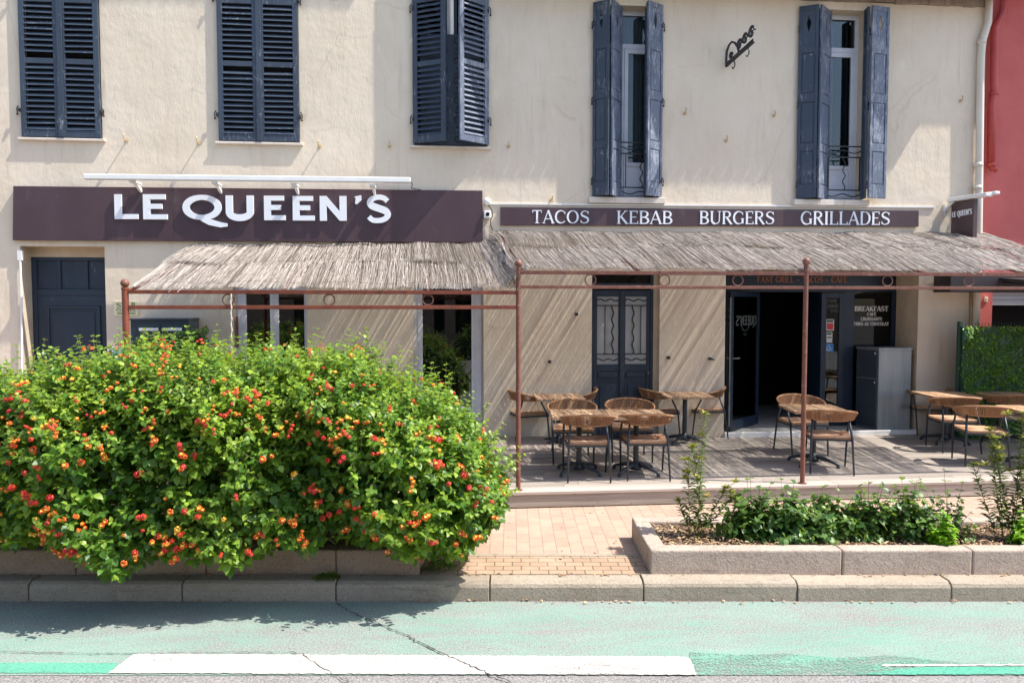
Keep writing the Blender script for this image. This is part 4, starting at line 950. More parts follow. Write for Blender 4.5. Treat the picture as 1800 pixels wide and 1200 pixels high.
m = MB(); a_ = P(721,316,-.36); b_ = P(740,334,-.08); m.tube([a_, a_+Vector((.03,.05,-.06)), a_+Vector((.01,.15,-.10)), b_], .006, 6); cb = m.build('cable', M['iron'], None, loc=tuple(a_)); tag(cb, 'short dark cable at the right end of the white lamp bar', 'cable')
# ornamental iron bracket
q = P(1283,108,-.1); r_ = P(1333,62,-.1)
br = thing('iron_bracket', 'black scrolled wrought-iron bracket high on the wall between the two tall windows', 'bracket', (q.x, 0, q.z))
m = MB(); fr = Vector((q.x-.02, -.0, q.z-.03)); to = Vector((fr.x+.18, -.62, fr.z+.17)); d1 = to-fr
m.bar(fr, to, .03, .06); m.bar(fr+Vector((0,.0,-.03)), fr+Vector((0,0,.10)), .03, .03); m.build('arm', M['iron'], br)
m = MB()
def onarm(t_, h_): return fr + d1*t_ + Vector((0,0,h_))
m.tube([onarm(0,.06), onarm(.02,.20), onarm(.10,.27), onarm(.2,.28), onarm(.32,.22), onarm(.42,.12), onarm(.46,.04)], .018, 6)
for c_, s_ in ((.18,.06),(.48,.11),(.68,.12),(.90,.13)):
    m.tube([onarm(c_+.10*(s_/.12)*math.cos(t_*.5)*(1-t_/18), s_+.02+s_*.75*math.sin(t_*.5)*(1-t_/18)) for t_ in range(15)], .022, 6)
m.build('scroll', M['iron'], br)
for t_ in (.30, .80):
    m = MB(); m.tube([onarm(t_,-.02), onarm(t_,-.06), onarm(t_+.03,-.09), onarm(t_+.02,-.13), onarm(t_-.04,-.15), onarm(t_-.08,-.11)], .010, 6); m.build('hook', M['iron'], br)
# wall hooks and studs
hk = [(223,247,'rusty hook on the wall right of the leftmost shutters',1),(350,252,'small hook on the wall left of the second shuttered window',1),(562,258,'small hook on the wall right of the second shuttered window',1),(685,258,'pale hook left of the ajar louvred shutters',0),(894,258,'pale hook right of the ajar louvred shutters',0),
      (969,352,'rusty spike just above the left part of the narrow sign',1),(1204,200,'rusty wire hook right of the left tall window',0),(1360,204,'rusty wire hook left of the right tall window',0),(1276,248,'tiny nail in the wall below the iron bracket',0),(1688,178,'small rusty hook near the drainpipe',0),
      (1013,552,'black stud on the wall left of the ironwork door',0),(966,635,'small black stud low on the wall left of the ironwork door',0),(1174,628,'black stud on the wall right of the ironwork door',0),(1247,630,'black door catch beside the shop entrance',0)]
for i, (px, py, lb, lng) in enumerate(hk):
    q = P(px, py); m = MB(); ln = .11 if lng else .05
    if py < 400: m.tube([q, q+Vector((0,-ln,.0)), q+Vector((0,-ln-.012,.05)), q+Vector((0,-ln+.01,.075))], .009, 6); m.tube([q+Vector((0,.01,0)), q+Vector((0,-.006,0))], .03, 8)
    else: m.box(q+Vector((-.02,-.06,-.02)), q+Vector((.02,0,.02))); m.tube([q+Vector((0,-.05,0)), q+Vector((.05 if i == 13 else .0,-.075,-.015))], .012, 6)
    o = m.build('wall_hook' if py < 400 else 'wall_stud', M['pipe_rust' if py < 400 else 'iron'], None, loc=tuple(q)); tag(o, lb, 'hook' if py < 400 else 'stud', 'small fixings in the beige wall')
m = MB(); q = P(567,190); m.sphere((q.x,0,q.z), .03)
# plaque, poster, mailbox
a = P(201,555,-.015); b = P(242,530,-.015)
pl = thing('name_plate', 'small cream name plate with dark lettering left of the mailboxes', 'plaque', (a.x,0,a.z))
m = MB(); m.box((a.x,-.015,a.z),(b.x,0,b.z)); m.build('plate', M['plaque'], pl, bevel=.002)
m = MB(); text_px(m, 'SI', 204, 218, 541, 541, 531.5, -.016, depth=.003, T=.14, t=.06); text_px(m, 'B', 231, 238, 541, 541, 532, -.016, depth=.003, T=.14, t=.06); text_px(m, 'CONSEIL', 204, 240, 546, 546, 542.5, -.016, depth=.003, T=.16, t=.1)
for yy in (549, 551.5): q = P(206,yy,-.016); q2 = P(238,yy,-.016); m.bar((q.x,-.018,q.z),(q2.x,-.018,q.z),.004,.006)
m.build('lettering', M['ink'], pl)
a = P(195,636,-.02); b = P(221,613,-.02); m = MB(); m.box((a.x,-.02,a.z),(b.x,0,b.z)); po = m.build('poster', M['blue_paper'], None, loc=(a.x,0,a.z)); tag(po, 'blue and white printed notice low beside the blue street door', 'poster')
m = MB()
for f_ in (.3, .5, .8): z = a.z+(b.z-a.z)*f_; m.box((a.x+.02,-.022,z),(b.x-.03,-.0205,z+.012))
m.build('print', M['paper'], po)
y1 = -.46; a = P(229,560,y1); b = P(331,560,y1)
mb_ = thing('mailbox_unit', 'dark navy block of mailboxes with white letter slots by the wall', 'mailboxes', ((a.x+b.x)/2, y1/2, 0))
m = MB(); ztop = a.z; m.box((a.x,y1,.75),(b.x,-.01,ztop-.02)); m.box((a.x+.2,y1+.1,-.01),(b.x-.2,-.1,.75)); m.build('cabinet', M['mail'], mb_, bevel=.006)
m = MB(); m.box((a.x-.01,y1-.02,ztop-.02),(b.x+.01,0,ztop+.005)); m.build('lid', M['slate'], mb_, bevel=.004)
bx0, bx1 = a.x+.09, b.x-.06; wd = (bx1-bx0)/2
for r_ in range(2):
    for c_ in range(2):
        xa = bx0+c_*wd+.006; za = ztop-.38-r_*.33; m = MB(); m.box((xa,y1-.008,za),(xa+wd-.012,y1+.001,za+.31)); dd = m.build('mailbox_door', M['mail'], mb_, bevel=.003)
        m = MB(); m.box((xa+.02,y1-.014,za+.21),(xa+wd-.035,y1-.007,za+.25)); m.build('letter_slot', M['white_metal'], dd)
        m = MB(); m.box((xa+wd*.52,y1-.012,za+.12),(xa+wd-.05,y1-.007,za+.145)); m.build('name_label', M['plaque'], dd)
        m = MB(); m.tube([(xa+.035,y1-.02,za+.11),(xa+.035,y1-.0,za+.11)], .015, 10); m.build('lock', M['brushed'], dd)
# steel cupboard in the entrance
cf = thing('waste_cupboard', 'waist-high cupboard with steel side and dark doors in the shop entrance', 'cupboard', (P(1540,760,.1).x, .25, .075))
c0 = G(1505,749,.06); c1 = G(1545,752,.06); c2 = G(1600,752,.06); zt = P(1545,610,c1.y).z
yf = .0; xf0 = P(1544,680,.03).x; xf1 = P(1601,680,.03).x
pA = Vector((xf0,.03,0)); pB = Vector((xf1,.03,0)); pC = Vector((P(1505,680,.5).x,.5,0)); pD = pC + (pB-pA)
m = MB(); 
def prism4(m, q, z0_, z1_): m.add([(p.x,p.y,z0_) for p in q]+[(p.x,p.y,z1_) for p in q], [(3,2,1,0),(4,5,6,7),(0,1,5,4),(1,2,6,5),(2,3,7,6),(3,0,4,7)])
prism4(m, [pA,pB,pD,pC], .075, zt-.03); m.build('carcass', M['brushed'], cf, bevel=.004)
m = MB(); e = Vector((.015,-.012,0)); prism4(m, [pA-Vector((.02,.02,0)),pB+e,pD+Vector((.02,.0,0)),pC+Vector((-.02,.0,0))], zt-.03, zt); m.build('top', M['brushed'], cf, bevel=.003)
dv = (pC-pA); nn = Vector((-.018,-.004,0))
for (f0, f1, z0_, z1_) in ((.06,.97,.10,(zt-.03)*.64),(.06,.97,(zt-.03)*.66,zt-.05)):
    m = MB(); p = pA+dv*f0; q = pA+dv*f1; prism4(m, [p+nn, p, q, q+nn], z0_, z1_); dd = m.build('door', M['slate'], cf, bevel=.003)
    m = MB(); s = pA+dv*.12+nn*1.6; m.bar((s.x,s.y,z1_-.06),(s.x,s.y,z1_-.02),.02,.02); m.build('handle', M['brushed'], dd)
# ---------------------------------------------------------------- pergola
yp = YD+.085
pg = thing('pergola', 'rust brown tube pergola with ball finials and rings carrying the reed roofs', 'pergola', (P(911,860,yp).x, yp, 0))
xp = [P(221,560,yp).x, P(911,700,yp).x, P(1413,700,yp).x]; xp.append(2*xp[2]-xp[1]+.4); 
ztop = [P(221,507,yp).z, P(911,472,yp).z, P(1416,468,yp).z, P(1416,468,yp).z]
for i, x in enumerate(xp):
    r_ = .034 if i == 0 else .027; m = MB(); m.tube([(x,yp,.0),(x,yp,ztop[i])], r_, 16); m.tube([(x,yp,.004),(x,yp,.012)], r_*1.9, 16)
    m.tube([(x,yp,ztop[i]-.012),(x,yp,ztop[i]+.012)], r_*1.15, 16)
    po = m.build('post', M['rust_red' if i == 0 else 'rust'], pg, smooth=False)
    m = MB(); m.lathe([(.018,ztop[i]+.0),(.018,ztop[i]+.02)], (x,yp,0)); m.sphere((x,yp,ztop[i]+.055), .045, 18, 12); m.build('finial', M['rust'], po, smooth=True)
zl1, zl2 = P(560,513.5,yp).z, P(560,540,yp).z; zr1, zr2 = P(1200,480,yp).z, P(1200,505,yp).z
def rail(x0, x1, z, mat, h=.042):
    m = MB(); m.bar((x0,yp,z),(x1,yp,z), .035, h); m.build('rail', M[mat], pg, bevel=.003)
rail(xp[0]+.03, xp[1]-.02, zl1, 'rust_red'); rail(xp[0]+.03, xp[1]-.02, zl2, 'rust_red')
rail(xp[1]+.02, xp[2]-.02, zr1, 'rust'); rail(xp[1]+.02, xp[2]-.02, zr2, 'rust', .036); rail(xp[2]+.02, xp[3]-.02, zr1, 'rust'); rail(xp[2]+.02, xp[3]-.02, zr2, 'rust', .036)
for px in (401, 579, 752, 1038, 1168, 1297, 1560, 1703):
    left = px < 900; zc = (zl1+zl2)/2 if left else (zr1+zr2)/2; q = P(px, 527 if left else 492, yp); rr = (zl1-zl2)/2-.024 if left else (zr1-zr2)/2-.02
    m = MB(); m.tube([(q.x+rr*math.cos(R(a)), yp, zc+rr*math.sin(R(a))) for a in range(0,360,15)], .0075, 6, closed=True); m.build('ring', M['rust'], pg, smooth=True)
def zb(l): return P(600,432,-.03).z if l else P(1300,408,-.03).z
for x, l in [(xp[0]+.02,1),(xp[0]+1.6,1),(xp[0]+3.2,1)]: 
    m = MB(); m.bar((x,yp,zl1+.0),(x,-.02,zb(1)-.08), .03, .03); m.build('rafter', M['rust'], pg)
for x in (xp[1]+.05, xp[1]+1.4, xp[1]+2.8, xp[2]+.1, xp[2]+1.5, xp[2]+2.8):
    m = MB(); m.bar((x,yp,zr1),(x,-.02,zb(0)-.08), .03, .03); m.build('rafter', M['rust'], pg)
m = MB(); q = P(407,530,yp-.01)
m.tube([(q.x+.02*math.sin(i*1.6)*.25, yp-.03, zl1-.02-i*.03) for i in range(38)], [.008 if i%2 else .0055 for i in range(38)], 6)
rp = m.build('twisted_rod', M['pipe'], None, loc=(q.x,yp,1.0)); tag(rp, 'pale twisted rod hanging from the left pergola rail', 'rod')
m = MB(); x = P(417,600,.02).x; m.box((x-.012,.02,P(417,610,.02).z),(x+.012,.05,P(417,556,.02).z)); o = m.build('door_stay', M['rust'], None, loc=(x,.03,1.6)); tag(o, 'thin brown metal strip on the edge of the left glazed window', 'metal strip')

# ---------------------------------------------------------------- reed mats
def reed_mat(name, label, BL, BR, FL, FR, edgeL=None, hump=.0, seed=1, dens=300, lean=0.10, parts=((-.01,.53),(.48,1.005)), rag=.03, wave=.05):
    rg = np.random.default_rng(seed); BL, BR, FL, FR = [np.array(v, float) for v in (BL, BR, FL, FR)]
    Wd = np.linalg.norm(FR-FL); Lg = np.linalg.norm(FL-BL); nrm = np.cross(BR-BL, FL-BL); nrm /= np.linalg.norm(nrm); nrm *= np.sign(nrm[2])
    root = thing(name, label, 'reed roof', tuple((FL+FR)/2))
    for pi, (t0, t1) in enumerate(parts):
        n = int(Wd*dens*(t1-t0+.0)/(t1-t0)); Kk = 11
        s0 = rg.random(n)*1.02-.01; tt0 = t0 + rg.normal(0, rag*.6, n); tt1 = t1 + rg.normal(0, rag, n)*(1 if pi == len(parts)-1 else 1.0)
        long = rg.random(n) < .03; tt1 = tt1 + long*rg.random(n)*.05
        ln = lean+.016*rg.normal(0,1,n); ph = rg.random(n)*6.28; r_ = rg.uniform(.0014,.0034,n); lay = rg.uniform(0, .018, n) + pi*.016*0
        T_ = tt0[:,None] + (tt1-tt0)[:,None]*np.linspace(0,1,Kk)[None,:]
        u = T_ - (t0+t1)/2
        # rows drift sideways in broad waves, as an old mat does
        big = wave*np.sin(s0[:,None]*Wd*.9+seed+pi*1.7+T_*3.2) + wave*.5*np.sin(s0[:,None]*Wd*2.7+T_*6+pi)
        Sx = s0[:,None] + (ln[:,None]*u + big*(u+.1) + .006*np.sin(T_*7+ph[:,None]) )/Wd*2.2
        if edgeL is not None: Sx = Sx + edgeL(T_)*(np.clip(1-Sx*Wd/1.2, 0, 1))/Wd
        base = (BL[None,None]*(1-Sx[...,None])+BR[None,None]*Sx[...,None])*(1-T_[...,None]) + (FL[None,None]*(1-Sx[...,None])+FR[None,None]*Sx[...,None])*T_[...,None]
        h = lay[:,None] + .022*np.sin(Sx*Wd*2.1+T_*4+pi)*np.sin(T_*3.1) + .010*np.sin(Sx*Wd*6.5+pi*2) + .006*np.sin(Sx*Wd*17+T_*9) + hump*np.sin(np.clip(T_,0,1)*np.pi) + (.010 if pi==0 and len(parts)>1 else 0)*np.clip((T_-t0)/(t1-t0),0,1)**2 + .004*np.sin(T_*19+ph[:,None])
        h = h - .05*np.clip(T_-1.0,0,1)*4*0
        Cc = base + nrm[None,None]*h[...,None]; d = np.gradient(Cc, axis=1); d /= np.linalg.norm(d, axis=2, keepdims=True)
        a = np.cross(d, nrm[None,None]); a /= np.linalg.norm(a, axis=2, keepdims=True); b = np.cross(a, d)
        rs = r_[:,None]*np.linspace(1.15,.7,Kk)[None,:]
        ring = np.stack([Cc + (a*math.cos(q)+b*math.sin(q))*rs[...,None] for q in (R(90),R(210),R(330))], axis=2)     # n,K,3,3
        V = ring.reshape(-1,3); idx = np.arange(n*Kk*3).reshape(n,Kk,3); qd = []
        for k_ in range(3):
            k2 = (k_+1)%3; qd.append(np.stack([idx[:,:-1,k_], idx[:,:-1,k2], idx[:,1:,k2], idx[:,1:,k_]], axis=-1).reshape(-1,4))
        qd = np.concatenate(qd); tn = np.clip(rg.beta(1.1,.95,n) ,0,1); tint = np.tile(np.repeat(tn, Kk-1), 3)
        np_obj('reed_layer', V, qd, M['reed'], root, tint=tint)
    m = MB()
    for t_ in ([.07,.51,.95] if len(parts) > 1 else [.1,.4,.7,.93]):
        pts = []
        for i in range(int(Wd*7)):
            s_ = i/(Wd*7-1); c = (BL*(1-s_)+BR*s_)*(1-t_)+(FL*(1-s_)+FR*s_)*t_ + nrm*(.034+.022*math.sin(s_*Wd*2.1+t_*4+(1 if t_>.5 else 0))*math.sin(t_*3.1)+hump*math.sin(t_*math.pi)+.012*math.sin(s_*Wd*6.5)); pts.append(tuple(c+np.array([0,.006*math.sin(i*1.9),0])))
        m.tube(pts, .0012, 4)
    m.build('binding_wire', M['twine'], root)
    return root
BL = P(340,432,-.03); BR = P(868,427,-.03); FL = P(236,513,yp); FR = P(910,509,yp); FL.z = zl1+.04; FR.z = zl1+.04
reed_mat('reed_awning', 'lower grey reed mat roof on the left, in front of the big sign', BL, BR, FL, FR, seed=3, lean=.0, wave=.02, rag=.006)
BL = P(868,408,-.03); BR = P(1722,411,-.03); FL = P(918,474,yp); FR = P(1905,478,yp); FL.z = zr1+.04; FR.z = zr1+.04
reed_mat('reed_awning', 'higher grey reed mat roof on the right, under the narrow sign', BL, BR, FL, FR, seed=8, lean=-.02, wave=.03, rag=.009, hump=.02)
# loose darker mat edge hanging between the two roofs
q0 = P(846,428,-.1); q1 = P(872,420,-.1); q2 = P(876,512,yp+.05); q3 = P(916,512,yp+.05)
reed_mat('reed_flap', 'darker steep flap of reed closing the step between the two roofs', (q0.x,q0.y,q0.z),(q1.x,q1.y,q1.z),(q2.x,q2.y,zl1+.05),(q3.x,q3.y,zr1+.0), seed=11, lean=.05, wave=.02, dens=800, parts=((0,1.0),))
m = MB(); q = G(370,459,P(370,459,-1.4).z); q = P(370,459,-1.15)
for i in range(7):
    a = random.random()*3; m.add([q+Vector((.03*i-.1-.03,0,.0+.02)), q+Vector((.03*i-.06,-.06-.02*random.random(),.03+.0)), q+Vector((.03*i-.0,.03,.05+.02*random.random())), q+Vector((.03*i-.08,.07,.045))], [(0,1,2,3)])
rg_ = m.build('turquoise_rag', M['turquoise'], None, loc=tuple(q)); tag(rg_, 'scrap of turquoise plastic lying on the left reed roof', 'rag')

# ---------------------------------------------------------------- chairs and tables
def make_chair():
    t = thing('rope_chair', 'x', 'chair', group='rope bistro chairs on the deck')
    def band(phi):                       # phi degrees, 0 = middle of the back (towards -y), +-128 = arm tips
        a = R(phi); k_ = abs(phi)/125
        x = .275*math.sin(a)*(1+.02*k_); y = -.235*math.cos(a) if abs(phi) < 90 else -.235*math.cos(a)*1.15
        up = .765 - .115*k_**1.8; lo = .635 + .0*k_ + .005*k_; 
        if up - lo < .02: lo = up-.018
        return Vector((x*1.05, y*1.08-.012, up)), Vector((x*.93, y*.90, lo if k_ < .8 else lo+(up-.018-lo)*(k_-.8)/.2))
    ph = [i*5-125 for i in range(51)]
    m = MB(); m.tint = .8; m.tube([band(p)[0] for p in ph], .0135, 8); m.tube([band(p)[1] for p in ph], .011, 8)
    m.build('rim', M['rope'], t, smooth=True)
    m = MB(); n_ = 86
    for i in range(n_):
        p = -118 + 236*i/(n_-1); a, b = band(p); m.tint = random.random()
        out = Vector((a.x, a.y, 0)).normalized()*.010
        mid = (a+b)/2 + out*.3
        m.bar(a+out, b+out, .0062, .0052, up=out); m.bar(a-out, b-out*.9, .0062, .0052, up=out)
    m.build('rope_backrest', M['rope'], t)
    m = MB(); m.tint = .5; zs_ = .445; hw0, hw1 = .205, .235
    def corner(f_, k_): return Vector((( -1 if k_ in (0,3) else 1)*(hw0 if k_ < 2 else hw1)*f_, (-.20 if k_ < 2 else .225)*f_+.0, zs_ - .012*(1-f_)))
    for i in range(15):
        f_ = .07 + .93*i/14
        for e_ in range(4):
            m.tint = (.35 if e_ % 2 else .75)+random.uniform(-.2,.2); a = corner(f_, e_); b = corner(f_, (e_+1)%4); m.tube([a, a.lerp(b,.5)+Vector((0,0,-.003)), b], .0082, 5, cap=True)
    m.add([corner(1,k_)+Vector((0,0,-.03)) for k_ in range(4)]+[corner(1,k_)+Vector((0,0,-.004)) for k_ in range(4)], [(3,2,1,0),(4,5,6,7),(0,1,5,4),(1,2,6,5),(2,3,7,6),(3,0,4,7)])
    m.build('seat', M['seat'], t)
    m = MB(); c = [corner(1.01,k_)+Vector((0,0,-.042)) for k_ in range(4)]
    for k_ in range(4): m.bar(c[k_], c[(k_+1)%4], .02, .022)
    m.build('seat_frame', M['leg'], t)
    for s_ in (-1, 1):
        a = band(s_*47)[1]; m = MB(); m.tube([(s_*.225,-.275,0),(s_*.212,-.215,.43),(a.x,a.y,a.z+.01)], [.0095,.0135,.0115], 8); m.build('leg', M['leg'], t, smooth=True)
        a = band(s_*112)[1]; m = MB(); m.tube([(s_*.235,.245,0),(s_*.245,.20,.43),(a.x,a.y,a.z)], [.0095,.0135,.0115], 8); m.build('leg', M['leg'], t, smooth=True)
    return t
def make_table():
    t = thing('bistro_table', 'x', 'table', group='square bistro tables on the deck'); h = .745; w_ = .352
    m = MB(); n_ = 9
    for i in range(n_):
        m.tint = random.random(); x0 = -w_+2*w_*i/n_; m.box((x0+.0003,-w_,h-.034),(x0+2*w_/n_-.0003,w_,h+random.uniform(-.0004,.0004)))
    m.build('table_top', M['table'], t, bevel=.0015)
    m = MB(); m.tube([(0,0,.05),(0,0,h-.045)], .034, 16); m.box((-.13,-.13,h-.048),(.13,.13,h-.0345)); m.build('column', M['leg'], t)
    m = MB(); m.lathe([(.075,.045),(.07,.09),(.045,.12),(.036,.15)])
    for a in (45,135,225,315):
        c_, s_ = math.cos(R(a)), math.sin(R(a)); m.tube([(c_*r_, s_*r_, z_) for r_, z_ in ((.03,.105),(.12,.095),(.22,.075),(.31,.05),(.345,.03))], [.03,.026,.022,.018,.016], 8)
        m.tube([(c_*.335,s_*.335,0),(c_*.335,s_*.335,.028)], .024, 10)
    m.build('base', M['leg'], t, smooth=True)
    return t
tb = make_table(); ch = make_chair(); ch.scale = (1.12, 1.08, 1.035)
def table_at(px, py, deg, label):          # centre of the top at this photo pixel
    q = G(px, py, .745); rz = R(deg)
    if not tb.get('used'): tb['used'] = 1; tb.location = (q.x, q.y, 0); tb.rotation_euler = (0,0,rz); tb['label'] = label; return tb
    r = dup(tb, (q.x, q.y, 0), rz, label); return r
def chair_at(px, py, deg, label, mode='legs'):
    # deg = direction the sitter faces (0 = away from the street along +y). mode: 'legs' = middle between rear feet; 'top' = top of the back rim; 'seat'
    rz = R(deg); f_ = Vector((-math.sin(rz), math.cos(rz), 0))
    q = G(px, py, 0) + f_*.275 if mode == 'legs' else (G(px, py, .765) + f_*.25 if mode == 'top' else G(px, py, .45))
    if not ch.get('used'): ch['used'] = 1; ch.location = (q.x, q.y, .004); ch.rotation_euler = (0,0,rz); ch['label'] = label; return ch
    return dup(ch, (q.x, q.y, .004), rz, label)
Y5 = -5.5
table_at(1018, 726, Y5, 'left one of the two joined front tables beside the middle pergola post')
q1_ = tb.location; sdir = Vector((math.cos(R(Y5)), math.sin(R(Y5)), 0))
dup(tb, tuple(q1_ + sdir*.712), R(Y5), 'right one of the two joined front tables beside the tall twiggy plant')
table_at(982, 696, -2, 'leftmost table against the wall, behind the two joined tables')
table_at(1204, 692.5, -4, 'table against the wall between the ironwork door and the shop entrance')
table_at(1431, 716.5, -9, 'single table in front of the shop doorway behind the pergola post')
table_at(1663, 692, -9, 'table with a sunlit stripe next to the steel cupboard')
table_at(1758, 689, -9, 'rearmost right table beside the artificial hedge')
table_at(1826, 718, -10, 'rightmost front table cut by the edge of the photo')
chair_at(1035.5, 848, Y5, 'front chair tucked under the left joined table, back to the street')
chair_at(1140, 845, Y5-1, 'front chair tucked under the right joined table, back to the street')
chair_at(1003, 706, 180+Y5, 'chair on the wall side of the left joined table', 'top')
chair_at(1102, 704, 180+Y5, 'chair on the wall side of the right joined table', 'top')
chair_at(900, 690, -75, 'chair at the left end of the leftmost wall table, half behind the pergola post', 'top')
chair_at(1044, 686, 95, 'chair at the right end of the leftmost wall table, before the ironwork door', 'top')
chair_at(1130, 686, -82, 'chair at the left end of the wall table before the ironwork door', 'top')
chair_at(1270, 683, 80, 'chair beside the shop entrance at the right end of its wall table', 'top')
chair_at(1393, 697, 180+2, 'chair on the doorway side of the single table', 'top')
chair_at(1462, 834, -18, 'chair on the street side of the single table, right of the pergola post')
chair_at(1618, 677, 180-10, 'chair nearest the steel cupboard, on the wall side of its table', 'top')
chair_at(1690, 797, -14, 'chair on the street side of the table with the sunlit stripe')
chair_at(1704, 675, 180-15, 'chair against the artificial hedge behind the rearmost right table', 'top')
chair_at(1790, 790, -16, 'chair between the rearmost right table and the rightmost front table')
chair_at(1735, 822, -22, 'chair nearest the street at the rightmost front table')
# small raised slab at the foot of the wall on the left
a = G(884,806,0); b = G(992,804,0); m = MB(); m.box((a.x-1.0,a.y,.0),(b.x,-.03,.07)); o = m.build('wall_step', M['deck_edge'], None, bevel=.006, loc=(a.x,a.y,0)); tag(o, 'low pinkish step along the wall under the leftmost table', 'step')

# ---------------------------------------------------------------- fence with artificial hedge at the right
fa = P(1689,572,-.45); fz = fa.z
fe = thing('mesh_fence', 'dark green mesh fence carrying the artificial hedge at the right', 'fence', (fa.x,-.45,ZP))
m = MB(); m.tube([(fa.x,-.42,ZP),(fa.x,-.42,fz+.06)], .035, 10); m.build('post', M['green_metal'], fe)
m = MB(); x = fa.x
while x < fa.x+4.5: m.bar((x,-.41,ZP+.05),(x,-.41,fz+.04),.006,.006); x += .055
for i in range(8): m.bar((fa.x,-.405,.1+i*.2),(fa.x+4.5,-.405,.1+i*.2),.006,.006)
m.build('mesh_panel', M['green_metal'], fe)
# ---------------------------------------------------------------- leaves in bulk
LEAF = np.array([[0,0,0],[.28,-.36,.07],[.30,0,0],[.28,.36,.07],[.66,-.30,.03],[.68,0,-.05],[.66,.30,.03],[1,0,-.16]])
LQ = np.array([[1,2,5,4],[2,3,6,5]]); LT = np.array([[0,2,1],[0,3,2],[4,5,7],[5,6,7]])
NARROW = LEAF*np.array([1,.42,1])
def norm(a): return a/np.maximum(np.linalg.norm(a, axis=-1, keepdims=True), 1e-9)
def leaves(name, pos, dirs, ups, size, mat, parent=None, tint=None, shape=LEAF, wid=None):
    n = len(pos); d = norm(dirs); s = norm(np.cross(ups, d)); u = np.cross(d, s)
    L = shape[None]*size[:,None,None]
    V = pos[:,None,:] + L[...,0:1]*d[:,None,:] + L[...,1:2]*s[:,None,:] + L[...,2:3]*u[:,None,:]
    b = (np.arange(n)*8)[:,None,None]; Q = (LQ[None]+b).reshape(-1,4); T_ = (LT[None]+b).reshape(-1,3)
    tn = tint if tint is not None else rng.random(n)
    return np_obj(name, V.reshape(-1,3), Q, mat, parent, tint=np.concatenate([np.repeat(tn,2), np.repeat(tn,4)]), tris=T_)
def stems(name, A, Bp, r, mat, parent=None):
    n = len(A); d = norm(Bp-A); ref = np.tile([0.3,.2,.93], (n,1)); a = norm(np.cross(d, ref)); b = np.cross(d, a)
    V = np.stack([q + (a*math.cos(t)+b*math.sin(t))*r*(1 if j == 0 else .6) for j, q in enumerate((A, Bp)) for t in (0, 2.09, 4.19)], axis=1).reshape(-1,3)
    i0 = (np.arange(n)*6)[:,None]; Q = np.concatenate([i0+np.array([[0,1,4,3]]), i0+np.array([[1,2,5,4]]), i0+np.array([[2,0,3,5]])])
    return np_obj(name, V, Q, mat, parent)
def shoots(base, tip, nodes, leaf, drop=.25, rg=rng, spread=1.0, tbase=.5, tvar=.25, tiplight=.35):
    """opposite leaf pairs along each shoot from base to tip; returns leaf arrays"""
    n = len(base); ax = norm(tip-base); ref = norm(rg.normal(0,1,(n,3))); a = norm(np.cross(ax, ref)); b = np.cross(ax, a)
    Pp, D, U, S, T_ = [], [], [], [], []
    for k in range(nodes):
        f = (k+.6)/nodes; c = base + (tip-base)*f
        side = a if k % 2 == 0 else b
        for sg in (1, -1):
            dd = norm(side*sg*spread + ax*(.35+.45*f) + rg.normal(0,.22,(n,3)) + np.array([0,0,-drop]))
            Pp.append(c); D.append(dd); U.append(norm(ax*.6+np.array([0,0,1.0])+rg.normal(0,.25,(n,3)))); S.append(leaf*(1.12-.5*f**2)*rg.uniform(.7,1.2,n)); T_.append(np.clip(tbase + tiplight*(f-.5) + rg.normal(0,tvar,n),0,1))
    return [np.concatenate(x) for x in (Pp, D, U, S, T_)]
# ---- planter boxes
def uvM(): return Matrix.Translation(SV(0,0,0)) @ Matrix.Rotation(-YAW, 4, 'Z')
ZT = ZP+.185*K; PV0 = 5.43*K; PV1 = 6.30*K
def planter(u0, u1, label, mat, blocks=1.12):
    loc = SV((u0+u1)/2 if abs(u0+u1) < 20 else u0, PV0, ZP); t = thing('concrete_planter', label, 'planter', tuple(loc)); w_ = .15
    def seg(a0, a1, b0, b1, name='block'):
        m = MB(); m.M = uvM(); m.box((a0,b0,ZP-.02),(a1,b1,ZT+random.uniform(-.003,.003))); return m
    m = MB(); m.M = uvM(); x = u0
    first = True
    while x < u1:
        x2 = min(u1, x + (1.62 if first else blocks*.98)); first = False
        m.box((x+.002,PV0+random.uniform(-.003,.003),ZP-.02),(x2-.002,PV0+w_,ZT)); m.box((x+.002,PV1-w_,ZP-.02),(x2-.002,PV1,ZT)); x = x2
    m.box((u0,PV0+w_+.002,ZP-.02),(u0+w_,PV1-w_-.002,ZT-.002)); m.box((u1-w_,PV0+w_+.002,ZP-.02),(u1,PV1-w_-.002,ZT-.002))
    m.build('block_edging', M[mat], t, bevel=.016)
    m = MB(); m.M = uvM(); nx = int((u1-u0)/.12); ny = 6; xs_ = [u0+w_+.001+(u1-u0-2*w_-.002)*i/nx for i in range(nx+1)]; ys_ = [PV0+w_+.001+(PV1-PV0-2*w_-.002)*j/ny for j in range(ny+1)]
    m.add([(x,y,ZT-.055+random.uniform(-.012,.014)) for y in ys_ for x in xs_], [(j*(nx+1)+i, j*(nx+1)+i+1, (j+1)*(nx+1)+i+1, (j+1)*(nx+1)+i) for j in range(ny) for i in range(nx)])
    m.build('soil', M['soil'], t, smooth=True); return t
UR0 = 1.03*K; UL1 = -.69*K
planter(UR0, 6.6, 'long pinkish concrete planter on the right with wood chips and young shrubs', 'planter')
planter(-6.4, UL1, 'low brown concrete planter under the big flowering hedge', 'planter_brown')
